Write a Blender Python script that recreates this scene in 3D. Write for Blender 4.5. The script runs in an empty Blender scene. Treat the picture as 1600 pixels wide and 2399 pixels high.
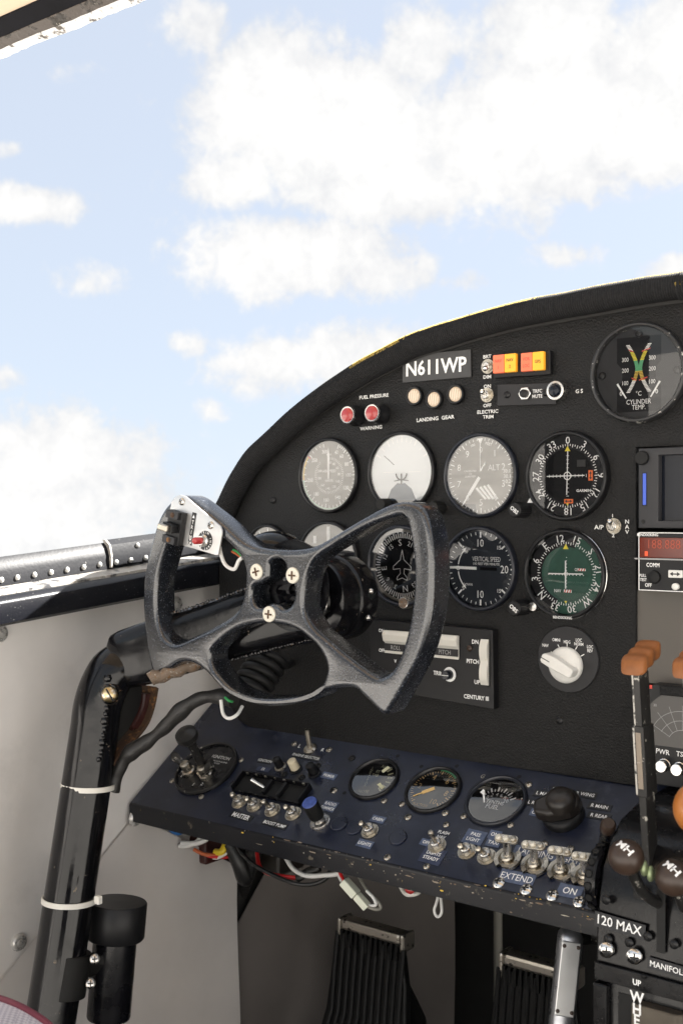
import bpy, bmesh, math, random
from mathutils import Vector, Matrix, noise as mnoise
random.seed(7)
R = math.radians
V = Vector
scene = bpy.context.scene
COL = scene.collection

# ------------------------------------------------------------------ camera
F = 40.0/36.0*2399.0            # focal length in photograph pixels (40 mm, 36 mm tall frame)
YAW = R(38)
CAM = V((0, -0.95, 0))
FWD = V((-math.sin(YAW), math.cos(YAW), 0)); RGT = V((math.cos(YAW), math.sin(YAW), 0)); UPV = V((0, 0, 1))
cd = bpy.data.cameras.new('camera'); cam = bpy.data.objects.new('camera', cd); COL.objects.link(cam)
cam.location = CAM; cam.rotation_euler = (math.pi/2, 0, YAW)
cd.sensor_fit = 'VERTICAL'; cd.sensor_height = 36; cd.sensor_width = 24; cd.lens = 40
cd.clip_start = 0.02; cd.clip_end = 6000
cd.dof.use_dof = True; cd.dof.focus_distance = 1.04; cd.dof.aperture_fstop = 13.0
scene.camera = cam

# ------------------------------------------------------------------ light, sky, exposure
SUN_AZ, SUN_EL = R(30), R(38)      # from ahead, a little to the right
sund = bpy.data.lights.new('sun', 'SUN'); sun = bpy.data.objects.new('sun', sund); COL.objects.link(sun)
sund.energy = 5.0; sund.angle = R(0.53); sund.color = (1, .965, .91)
sdir = V((math.sin(SUN_AZ)*math.cos(SUN_EL), math.cos(SUN_AZ)*math.cos(SUN_EL), math.sin(SUN_EL)))
sun.rotation_euler = (-sdir).to_track_quat('-Z', 'Y').to_euler(); sun.location = (0, 4, 6)
vs = scene.view_settings
vs.view_transform = 'Standard'; vs.look = 'None'; vs.gamma = 1; vs.use_curve_mapping = False
vs.exposure = 2.75
scene.display_settings.display_device = 'sRGB'

def ray(px, py):
    return FWD + RGT*((px-800)/F) + UPV*((1199.5-py)/F)
def onplane(px, py, P0, n):
    d = ray(px, py); return CAM + d*((P0-CAM).dot(n)/d.dot(n))
def MP(px, py, off=0.0): return onplane(px, py, V((0, -off, 0)), V((0, 1, 0)))
def WP(px, py, X): return onplane(px, py, V((X, 0, 0)), V((1, 0, 0)))
def ZP(px, py, Z): return onplane(px, py, V((0, 0, Z)), V((0, 0, 1)))
def PT(px, py, t): return CAM + ray(px, py)*t
AM = math.pi/2
AL = R(36); ZL = -0.243          # lower panel slope and the height where it meets the main panel
NL = V((0, -math.sin(AL), math.cos(AL)))
def LP(px, py, off=0.0): return onplane(px, py, V((0, 0, ZL))+NL*off, NL)

def make_world():
    w = bpy.data.worlds.new('World'); scene.world = w; w.use_nodes = True
    nt = w.node_tree; N = nt.nodes; L = nt.links; N.clear()
    out = N.new('ShaderNodeOutputWorld'); bg = N.new('ShaderNodeBackground'); L.new(bg.outputs[0], out.inputs[0])
    bg.inputs['Strength'].default_value = 0.05
    tc = N.new('ShaderNodeTexCoord')
    sky = N.new('ShaderNodeTexSky'); sky.sky_type = 'NISHITA'; sky.sun_disc = False
    sky.sun_elevation = SUN_EL; sky.sun_rotation = SUN_AZ; sky.altitude = 200; sky.air_density = 1.0
    sky.dust_density = 1.6; sky.ozone_density = 1.0
    mp = N.new('ShaderNodeMapping'); mp.inputs['Rotation'].default_value = (R(9), 0, 0)   # parked nose-up on its tail wheel
    L.new(tc.outputs['Generated'], mp.inputs[0]); L.new(mp.outputs[0], sky.inputs[0])
    def math_(op, a, b=None, c=None):
        n = N.new('ShaderNodeMath'); n.operation = op
        for i, v in enumerate((a, b, c)):
            if v is None: continue
            if isinstance(v, (int, float)): n.inputs[i].default_value = v
            else: L.new(v, n.inputs[i])
        return n.outputs[0]
    sep = N.new('ShaderNodeSeparateXYZ'); L.new(tc.outputs['Generated'], sep.inputs[0])
    az = math_('ARCTAN2', sep.outputs[0], sep.outputs[1]); el = math_('ARCSINE', sep.outputs[2])
    def noise(scale, detail, rough, warp=0.0, vec=None, lac=2.1):
        n = N.new('ShaderNodeTexNoise'); n.inputs['Scale'].default_value = scale; n.inputs['Detail'].default_value = detail
        n.inputs['Roughness'].default_value = rough; n.inputs['Distortion'].default_value = warp; n.inputs['Lacunarity'].default_value = lac
        L.new(vec if vec else tc.outputs['Generated'], n.inputs['Vector']); return n.outputs[0]
    # cloud cells: (px, py, half width, half height in photo pixels, weight)
    cells = [(640,230,230,190,1),(800,330,330,200,1.1),(900,430,330,110,1),(1120,330,300,190,1.05),(1340,240,330,220,1.1),(1000,110,130,110,.9),(1290,90,280,130,1.05),(1560,110,200,150,1),
             (1500,330,200,120,1),(560,420,140,80,.9),(480,60,90,90,.85),
             (700,600,290,110,1.05),(900,640,170,70,.8),(620,690,120,70,.7),(760,850,260,100,1.0),(640,900,160,70,.7),(60,480,140,55,.95),(195,655,120,70,.72),(20,350,50,30,.65),
             (130,1080,300,130,.8),(40,1230,420,120,.9),(330,1190,260,150,.75),(1320,600,120,40,.6),(1080,660,90,35,.65),(1580,630,110,50,.8),(490,960,60,40,.6),(450,810,90,40,.55),(160,160,150,50,.42),(10,880,60,40,.7)]
    acc = None
    for (x, y, hw, hh, wt) in cells:
        d = ray(x, y).normalized(); a0 = math.atan2(d.x, d.y); e0 = math.asin(d.z)
        sx = hw/F*1.05; sy = hh/F*1.05
        u = math_('MULTIPLY', math_('SUBTRACT', az, a0), 1/sx); v = math_('MULTIPLY', math_('SUBTRACT', el, e0), 1/sy)
        r2 = math_('ADD', math_('MULTIPLY', u, u), math_('MULTIPLY', v, v))
        g = math_('MULTIPLY', math_('EXPONENT', math_('MULTIPLY', r2, -1.0)), wt)
        acc = g if acc is None else math_('MAXIMUM', acc, g)
    fb = noise(12, 11, .63, .35)
    fb2 = noise(42, 9, .68, .3)
    fine = math_('ADD', math_('MULTIPLY', math_('SUBTRACT', fb, .5), 1.35), math_('MULTIPLY', math_('SUBTRACT', fb2, .5), .75))
    # clouds in the rest of the sky, same kind, same sizes
    far = noise(3.2, 8, .55, .3)
    away = N.new('ShaderNodeMapRange'); away.interpolation_type = 'SMOOTHSTEP'
    du = math_('ABSOLUTE', math_('SUBTRACT', az, -YAW)); dv = math_('ABSOLUTE', math_('SUBTRACT', el, .15))
    L.new(math_('MAXIMUM', math_('MULTIPLY', du, 1/.38), math_('MULTIPLY', dv, 1/.42)), away.inputs[0])
    away.inputs[1].default_value = .9; away.inputs[2].default_value = 1.5
    rest = math_('MULTIPLY', math_('ADD', math_('MULTIPLY', math_('SUBTRACT', far, .5), 3.0), .5), away.outputs[0])
    dens = math_('ADD', math_('MAXIMUM', acc, rest), fine)
    cov = N.new('ShaderNodeMapRange'); cov.interpolation_type = 'SMOOTHSTEP'; L.new(dens, cov.inputs[0])
    cov.inputs[1].default_value = .33; cov.inputs[2].default_value = .70
    # haze towards the horizon
    hz = N.new('ShaderNodeMapRange'); hz.interpolation_type = 'SMOOTHSTEP'; L.new(el, hz.inputs[0])
    hz.inputs[1].default_value = .12; hz.inputs[2].default_value = -.08; hz.inputs[3].default_value = 0; hz.inputs[4].default_value = .55
    covt = math_('MAXIMUM', cov.outputs[0], hz.outputs[0])
    shade = N.new('ShaderNodeMapRange'); L.new(math_('ADD', math_('ADD', dens, math_('MULTIPLY', math_('SUBTRACT', fb2, .5), .9)), math_('MULTIPLY', math_('SUBTRACT', noise(7, 6, .6, .4), .5), 1.6)), shade.inputs[0]); shade.inputs[1].default_value = .30; shade.inputs[2].default_value = 1.25
    cr = N.new('ShaderNodeMix'); cr.data_type = 'RGBA'; L.new(shade.outputs[0], cr.inputs['Factor'])
    cr.inputs['A'].default_value = (2.46, 2.49, 2.56, 1); cr.inputs['B'].default_value = (3.32, 3.28, 3.20, 1)
    # thin high veil lightens the blue
    veil = N.new('ShaderNodeMix'); veil.data_type = 'RGBA'; veil.inputs['Factor'].default_value = .80
    L.new(sky.outputs[0], veil.inputs['A']); veil.inputs['B'].default_value = (2.16, 2.32, 2.56, 1)
    mx = N.new('ShaderNodeMix'); mx.data_type = 'RGBA'
    L.new(covt, mx.inputs['Factor']); L.new(veil.outputs['Result'], mx.inputs['A']); L.new(cr.outputs['Result'], mx.inputs['B'])
    L.new(mx.outputs['Result'], bg.inputs['Color'])
make_world()

# ------------------------------------------------------------------ materials
MATS = {}
def mat(name, col, rough=.5, metal=0.0, spec=.5, coat=0.0, var=None, bump=None, bump2=None, specks=None, rvar=None, emis=None, trans=0.0):
    """var=(scale, amount): tone mottling; bump=(scale,strength); specks=[(col, scale, threshold, softness, rough)]: chips and dirt"""
    m = bpy.data.materials.new(name); m.use_nodes = True; nt = m.node_tree; N = nt.nodes; L = nt.links
    b = N['Principled BSDF']; tc = N.new('ShaderNodeTexCoord'); crd = tc.outputs['Object']
    b.inputs['Base Color'].default_value = (*col, 1); b.inputs['Roughness'].default_value = rough; b.inputs['Metallic'].default_value = metal
    b.inputs['Specular IOR Level'].default_value = spec; b.inputs['Coat Weight'].default_value = coat; b.inputs['Coat Roughness'].default_value = .08
    if trans: b.inputs['Transmission Weight'].default_value = trans
    def nz(scale, det=5, ro=.6, off=0):
        n = N.new('ShaderNodeTexNoise'); n.inputs['Scale'].default_value = scale; n.inputs['Detail'].default_value = det; n.inputs['Roughness'].default_value = ro
        if off:
            mp = N.new('ShaderNodeMapping'); mp.inputs['Location'].default_value = (off, off*1.7, off*.6); L.new(crd, mp.inputs[0]); L.new(mp.outputs[0], n.inputs[0])
        else: L.new(crd, n.inputs[0])
        return n.outputs[0]
    colsock = None
    if var:
        mr = N.new('ShaderNodeMapRange'); L.new(nz(var[0]), mr.inputs[0]); mr.inputs[1].default_value = .3; mr.inputs[2].default_value = .7
        mx = N.new('ShaderNodeMix'); mx.data_type = 'RGBA'; L.new(mr.outputs[0], mx.inputs['Factor'])
        mx.inputs['A'].default_value = (*[c*(1-var[1]) for c in col], 1); mx.inputs['B'].default_value = (*[min(1, c*(1+var[1])) for c in col], 1)
        colsock = mx.outputs['Result']
    rs = None
    if rvar:
        mr = N.new('ShaderNodeMapRange'); L.new(nz(rvar[0], off=3.3), mr.inputs[0]); mr.inputs[1].default_value = .3; mr.inputs[2].default_value = .7
        mr.inputs[3].default_value = max(.02, rough-rvar[1]); mr.inputs[4].default_value = min(1, rough+rvar[1]); rs = mr.outputs[0]
    for i, s in enumerate(specks or []):
        mr = N.new('ShaderNodeMapRange'); L.new(nz(s[1], 6, .65, 1.3+i*2.1), mr.inputs[0]); mr.inputs[1].default_value = s[2]; mr.inputs[2].default_value = s[2]+s[3]
        mx = N.new('ShaderNodeMix'); mx.data_type = 'RGBA'; L.new(mr.outputs[0], mx.inputs['Factor'])
        if colsock: L.new(colsock, mx.inputs['A'])
        else: mx.inputs['A'].default_value = (*col, 1)
        mx.inputs['B'].default_value = (*s[0], 1); colsock = mx.outputs['Result']
        mf = N.new('ShaderNodeMix'); mf.data_type = 'FLOAT'; L.new(mr.outputs[0], mf.inputs[0])
        if rs: L.new(rs, mf.inputs[2])
        else: mf.inputs[2].default_value = rough
        mf.inputs[3].default_value = s[4]; rs = mf.outputs[0]
    if colsock: L.new(colsock, b.inputs['Base Color'])
    if rs: L.new(rs, b.inputs['Roughness'])
    prev = None
    for k, bb in enumerate([x for x in (bump, bump2) if x]):
        bn = N.new('ShaderNodeBump'); bn.inputs['Strength'].default_value = bb[1]; bn.inputs['Distance'].default_value = bb[2] if len(bb) > 2 else .0005
        L.new(nz(bb[0], 3, .55, 5.1*k), bn.inputs['Height'])
        if prev: L.new(prev, bn.inputs['Normal'])
        prev = bn.outputs[0]
    if prev:
        L.new(prev, b.inputs['Normal'])
    if emis:
        b.inputs['Emission Color'].default_value = (*emis[0], 1); b.inputs['Emission Strength'].default_value = emis[1]
    MATS[name] = m; return m

def glass_mat(name, refl=.10, tint=(1, 1, 1)):
    m = bpy.data.materials.new(name); m.use_nodes = True; nt = m.node_tree; N = nt.nodes; L = nt.links; N.clear()
    out = N.new('ShaderNodeOutputMaterial'); mix = N.new('ShaderNodeMixShader'); tr = N.new('ShaderNodeBsdfTransparent'); gl = N.new('ShaderNodeBsdfGlossy')
    gl.inputs['Roughness'].default_value = .015; tr.inputs[0].default_value = (*tint, 1)
    fr = N.new('ShaderNodeFresnel'); fr.inputs[0].default_value = 1.5
    ad = N.new('ShaderNodeMath'); ad.operation = 'ADD'; L.new(fr.outputs[0], ad.inputs[0]); ad.inputs[1].default_value = refl
    L.new(ad.outputs[0], mix.inputs[0]); L.new(tr.outputs[0], mix.inputs[1]); L.new(gl.outputs[0], mix.inputs[2]); L.new(mix.outputs[0], out.inputs[0])
    MATS[name] = m; return m

mat('crinkle_black', (.0085, .0084, .0085), .50, spec=.30, var=(120, .25), bump=(520, 1.0, .0012), bump2=(1300, .5, .0005), specks=[((.10, .095, .09), 900, .68, .04, .6)])
mat('panel_edge', (.03, .03, .03), .6)
mat('roll_cloth', (.022, .022, .023), .85, spec=.2, var=(300, .3), bump=(900, .8, .0006))
mat('roll_sun_rim', (.45, .32, .09), .9, spec=.1, var=(200, .5), bump=(900, .8, .0006), specks=[((.03, .03, .03), 260, .52, .1, .9)])  # sun-gold rim put into the colour of worn yellow cloth
mat('gloss_black', (.005, .005, .0065), .28, spec=.35, coat=.08, var=(60, .3), bump=(260, .12, .0004), rvar=(40, .12), specks=[((.10, .085, .065), 190, .68, .03, .6)])
mat('column_black', (.004, .004, .005), .14, spec=.38, coat=0, var=(60, .3), bump=(90, .12, .0008), bump2=(600, .06, .0003), rvar=(70, .08), specks=[((.20, .16, .12), 130, .67, .03, .6), ((.22, .20, .17), 520, .70, .03, .5)])
mat('weld_black', (.012, .011, .011), .22, coat=.3, bump=(260, .6, .001), specks=[((.22, .13, .07), 220, .6, .06, .6)])
mat('wheel_black', (.010, .0115, .015), .20, spec=.9, coat=.3, bump=(620, .22, .0006), bump2=(110, .22, .0012), rvar=(40, .12), specks=[((.10, .11, .125), 640, .60, .05, .4), ((.40, .34, .26), 120, .715, .015, .6)])
mat('wheel_worn_sheen', (.011, .013, .018), .20, spec=1.0, coat=.4, bump=(560, .30, .0007), bump2=(90, .18, .0012), var=(18, .6), rvar=(30, .1), specks=[((.12, .135, .16), 640, .59, .05, .30), ((.006, .007, .009), 430, .57, .05, .25), ((.42, .36, .28), 130, .715, .015, .6)])  # grey-blue specks carry both hand wear and a painted sky reflection
mat('navy_black', (.0085, .0118, .027), .34, spec=.6, var=(45, .3), bump=(700, .25, .0004), rvar=(25, .1), specks=[((.07, .08, .10), 30, .58, .25, .5), ((.13, .14, .16), 700, .68, .03, .6), ((.30, .28, .24), 230, .755, .015, .7)])
mat('edge_worn', (.005, .0055, .008), .30, spec=.4, bump=(500, .3, .0004), specks=[((.10, .085, .065), 90, .62, .05, .6), ((.34, .24, .07), 150, .70, .02, .6), ((.34, .32, .28), 230, .72, .02, .6)])
mat('bezel_black', (.008, .008, .009), .32, spec=.4, var=(200, .3), specks=[((.12, .12, .12), 500, .70, .03, .5)])
mat('bezel_blue', (.013, .015, .022), .3, var=(200, .3), specks=[((.2, .19, .18), 450, .72, .02, .5)])
mat('bezel_worn', (.02, .02, .021), .36, specks=[((.5, .48, .44), 160, .62, .03, .35)])
mat('rubber_black', (.009, .009, .009), .55, spec=.3, bump=(900, .2, .0003))
mat('plastic_black', (.010, .010, .011), .42, spec=.32, bump=(1200, .1, .0002))
mat('plastic_grey', (.035, .035, .038), .5, spec=.35, bump=(1400, .15, .0002))
mat('plate_grey', (.022, .022, .024), .5, spec=.35, var=(90, .12))
mat('dial_black', (.014, .014, .016), .75, spec=.2)
mat('dial_dark', (.006, .006, .007), .8, spec=.1)
mat('dial_grey', (.03, .03, .032), .75, spec=.2)
mat('dial_bluegrey', (.022, .026, .034), .75, spec=.2)
mat('dial_green', (.03, .085, .062), .7, spec=.2, var=(60, .2))
mat('dial_taupe', (.23, .215, .19), .75, spec=.2)  # on airspeed and altimeter dials this pale tone stands in for window reflection
mat('sky_drum_glare', (.78, .80, .81), .6)  # sky half of the drum, whitened to stand in for window reflection
mat('earth_drum', (.055, .085, .12), .6)
mat('print_white', (.90, .90, .89), .6, var=(700, .08))
mat('print_worn', (.78, .78, .76), .6, specks=[((.03, .03, .03), 900, .60, .05, .6)])
mat('print_grey', (.36, .36, .36), .6)
mat('print_dark', (.02, .02, .02), .6)
mat('yellow', (.85, .72, .05), .5); mat('yellow_arc', (.72, .48, .06), .6); mat('green_arc', (.10, .42, .20), .6); mat('green_pale', (.42, .62, .46), .6)
mat('red_mark', (.65, .06, .04), .5); mat('orange_flag', (.85, .17, .03), .5); mat('amber_print', (.75, .50, .20), .6); mat('lume', (.62, .60, .40), .7)
mat('steel', (.62, .60, .57), .28, metal=1, bump=(500, .1, .0003), rvar=(200, .12), specks=[((.2, .16, .11), 260, .68, .05, .6)])
mat('steel_bright', (.72, .71, .69), .18, metal=1)
mat('nickel_aged', (.50, .46, .39), .34, metal=1, bump=(400, .2, .0004), rvar=(200, .15), specks=[((.13, .10, .07), 330, .62, .06, .7)])
mat('snap_steel', (.55, .54, .52), .3, metal=.55, rvar=(200, .1))
mat('brass', (.55, .42, .22), .34, metal=1, specks=[((.75, .73, .68), 200, .5, .1, .3)])
mat('screw_cream', (.74, .70, .60), .42, metal=.35, bump=(500, .15, .0003), specks=[((.40, .28, .12), 260, .64, .05, .5)])
mat('alu_plate', (.66, .66, .655), .38, metal=.75, bump=(150, .05, .0003), rvar=(60, .1), specks=[((.33, .32, .31), 240, .68, .08, .5)])
mat('alu_lever', (.47, .48, .51), .33, metal=.9, bump=(300, .08, .0003), rvar=(90, .1), specks=[((.2, .19, .19), 300, .72, .04, .5)])
mat('recess', (.006, .006, .006), .7)
mat('wall_vinyl', (.70, .675, .65), .62, spec=.35, var=(9, .06), bump=(900, .18, .0003), bump2=(9, .35, .008), specks=[((.50, .48, .46), 5, .55, .25, .6), ((.30, .28, .26), 75, .77, .02, .7)])
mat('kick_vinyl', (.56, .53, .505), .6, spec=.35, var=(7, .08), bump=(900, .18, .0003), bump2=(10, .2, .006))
mat('shaded_vinyl', (.13, .115, .105), .6, spec=.35, var=(7, .1), bump=(900, .18, .0003), bump2=(10, .2, .006), specks=[((.12, .11, .10), 40, .68, .08, .7)])  # the grey kick vinyl again, darkened to put footwell shade into the colour
mat('headliner', (.80, .63, .46), .75, spec=.2, var=(14, .06), bump=(700, .2, .0004))
mat('frame_black', (.007, .007, .010), .75, spec=.12, var=(40, .3), specks=[((.55, .45, .18), 22, .71, .015, .7)])
mat('flaked_white', (.80, .80, .80), .35, bump=(120, .9, .002), specks=[((.10, .085, .07), 55, .56, .05, .5), ((.25, .2, .17), 130, .62, .05, .5)])
mat('sealant_brown', (.12, .105, .095), .6, spec=.2, bump=(140, .8, .002), specks=[((.04, .035, .03), 60, .52, .05, .4), ((.65, .6, .52), 110, .66, .05, .5)])
mat('sill_worn', (.006, .0065, .009), .24, spec=.5, bump=(300, .25, .0005), specks=[((.26, .24, .21), 120, .70, .05, .6), ((.13, .125, .115), 430, .66, .05, .5), ((.30, .28, .25), 330, .73, .03, .6)])
mat('sill_ledge', (.34, .32, .29), .5, bump=(200, .3, .0006), specks=[((.05, .05, .055), 60, .53, .08, .5), ((.62, .6, .56), 130, .6, .05, .5)])
mat('rail_black', (.006, .0065, .009), .5, spec=.22, bump=(260, .3, .0006), specks=[((.15, .145, .14), 210, .66, .05, .6), ((.34, .33, .31), 420, .73, .03, .6)])
mat('rivet', (.36, .36, .35), .45, metal=.4, specks=[((.12, .12, .12), 500, .62, .05, .5)])
mat('cream_plastic', (.70, .68, .62), .42, spec=.5, bump=(300, .05, .0003), specks=[((.55, .44, .25), 160, .66, .08, .5)])
mat('white_plastic', (.78, .77, .73), .38, var=(120, .04))
mat('nylon', (.74, .72, .66), .42)
mat('button_cream', (.66, .58, .42), .45)
mat('blue_cap', (.06, .10, .34), .5, var=(300, .3)); mat('blue_strip', (.06, .13, .65), .35)
mat('red_lens', (.40, .035, .035), .15, coat=.5); mat('red_button', (.42, .03, .03), .25, coat=.5)
mat('lamp_red', (.80, .17, .08), .35, emis=((.95, .16, .07), .04)); mat('lamp_amber', (.90, .42, .03), .35, emis=((1, .42, .02), .04))
mat('tan_lens', (.62, .49, .36), .35); mat('tan_stripe', (.80, .70, .57), .35)
mat('lcd_red', (.13, .017, .007), .15, coat=.2); mat('lcd_digit', (.62, .07, .02), .3, emis=((.8, .08, .02), .10)); mat('lcd_digit_dim', (.42, .06, .02), .35)
mat('screen_dark', (.006, .008, .014), .16, spec=.3); mat('scope', (.06, .056, .052), .3)
mat('placard_navy', (.035, .045, .085), .45, var=(300, .25)); mat('placard_pale', (.085, .11, .18), .45, var=(200, .3)); mat('placard_black', (.014, .015, .018), .42)
mat('sign_grey', (.045, .045, .046), .5, var=(200, .12))
mat('wood_orange', (.28, .105, .034), .42, spec=.3, var=(60, .25), bump=(200, .15, .0005), specks=[((.12, .05, .02), 140, .66, .08, .6)])
mat('ball_orange', (.46, .16, .03), .3, coat=.3, var=(40, .15))
mat('ball_brown', (.045, .028, .02), .38, spec=.5, var=(60, .2), bump=(300, .1, .0004))
mat('lever_steel', (.03, .029, .028), .36, metal=.4, bump=(220, .3, .0006), specks=[((.55, .52, .46), 110, .6, .05, .4)])
mat('lever_bare', (.30, .25, .20), .5, metal=.5, bump=(200, .4, .0006), specks=[((.6, .56, .5), 150, .6, .06, .4)])
mat('lever_edge', (.52, .50, .46), .4, metal=.5, bump=(220, .3, .0005), specks=[((.06, .06, .06), 120, .55, .05, .5)])
mat('pedestal_black', (.006, .0058, .0065), .25, spec=.32, coat=.05, var=(50, .3), bump=(300, .15, .0005), rvar=(60, .1), specks=[((.20, .19, .17), 240, .72, .02, .6)])
mat('cover_bronze', (.115, .098, .078), .34, metal=.5, var=(30, .2), rvar=(30, .08))
mat('rust', (.075, .040, .022), .8, bump=(300, .8, .001), specks=[((.26, .12, .04), 130, .54, .1, .9), ((.06, .035, .02), 90, .6, .1, .8)])
mat('rust_pale', (.17, .125, .09), .65, bump=(400, .9, .001), specks=[((.40, .37, .33), 330, .57, .08, .5), ((.20, .10, .04), 260, .57, .08, .85), ((.05, .04, .035), 420, .62, .05, .7)])
mat('gusset', (.010, .0098, .0095), .6, spec=.3, bump=(700, .1, .0003))
mat('maroon_pipe', (.045, .010, .008), .45); mat('knob_brownblack', (.018, .0145, .012), .38, bump=(300, .12, .0004))
mat('tape_black', (.018, .017, .016), .5, bump=(110, .8, .0015))
mat('wire_red', (.55, .02, .02), .4); mat('wire_white', (.72, .71, .68), .45); mat('wire_black', (.012, .012, .012), .4); mat('wire_green', (.04, .32, .09), .4)
mat('wire_orange', (.5, .12, .04), .4); mat('wire_blue', (.02, .12, .36), .4); mat('wire_yellow', (.75, .55, .03), .4)
mat('connector_white', (.66, .68, .56), .4, trans=0.0)
mat('pedal_black', (.005, .005, .005), .42, spec=.25, bump=(200, .2, .0005)); mat('pedal_steel', (.52, .48, .42), .3, metal=.9, bump=(180, .3, .0006), specks=[((.05, .045, .04), 120, .58, .05, .5)])
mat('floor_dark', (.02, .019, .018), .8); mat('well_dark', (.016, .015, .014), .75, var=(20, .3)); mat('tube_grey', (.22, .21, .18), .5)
mat('seat_cloth', (.56, .54, .60), .85, spec=.15, bump=(500, .5, .0006)); mat('seat_piping', (.16, .03, .05), .7)
mat('cabin_beige', (.56, .44, .32), .7, var=(8, .08)); mat('grass', (.36, .345, .325), .9, var=(.6, .2)); mat('recess_grey', (.12, .11, .098), .62, spec=.3, bump=(500, .15, .0003), specks=[((.4, .38, .33), 120, .79, .01, .5)])
mat('green_bolt', (.30, .36, .20), .4, metal=.6)
glass_mat('glass', .10); glass_mat('glass_dull', .02)

# weave of the seat cloth
def weave(name, a, b, sc):
    m = MATS[name]; nt = m.node_tree; N = nt.nodes; L = nt.links; bs = N['Principled BSDF']
    tc = N.new('ShaderNodeTexCoord'); ck = N.new('ShaderNodeTexChecker'); ck.inputs['Scale'].default_value = sc
    ck.inputs['Color1'].default_value = (*a, 1); ck.inputs['Color2'].default_value = (*b, 1); L.new(tc.outputs['Object'], ck.inputs[0]); L.new(ck.outputs[0], bs.inputs['Base Color'])
weave('seat_cloth', (.60, .58, .62), (.42, .40, .46), 420)
# vertical streaks on the anodised dial glass / lamp lenses need no pattern; brushed streaks on the roll come from geometry

# ------------------------------------------------------------------ mesh builder
_txt = {}
def text_mesh(s, bold):
    k = (s, bold)
    if k not in _txt:
        c = bpy.data.curves.new('t', 'FONT'); c.body = s; c.align_x = 'CENTER'; c.resolution_u = 2; c.offset = bold
        o = bpy.data.objects.new('t', c); me = bpy.data.meshes.new_from_object(o)
        vs_ = [tuple(v.co) for v in me.vertices]; fs = [tuple(p.vertices) for p in me.polygons]
        bpy.data.objects.remove(o); bpy.data.meshes.remove(me); bpy.data.curves.remove(c)
        _txt[k] = (vs_, fs)
    return _txt[k]

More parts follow.
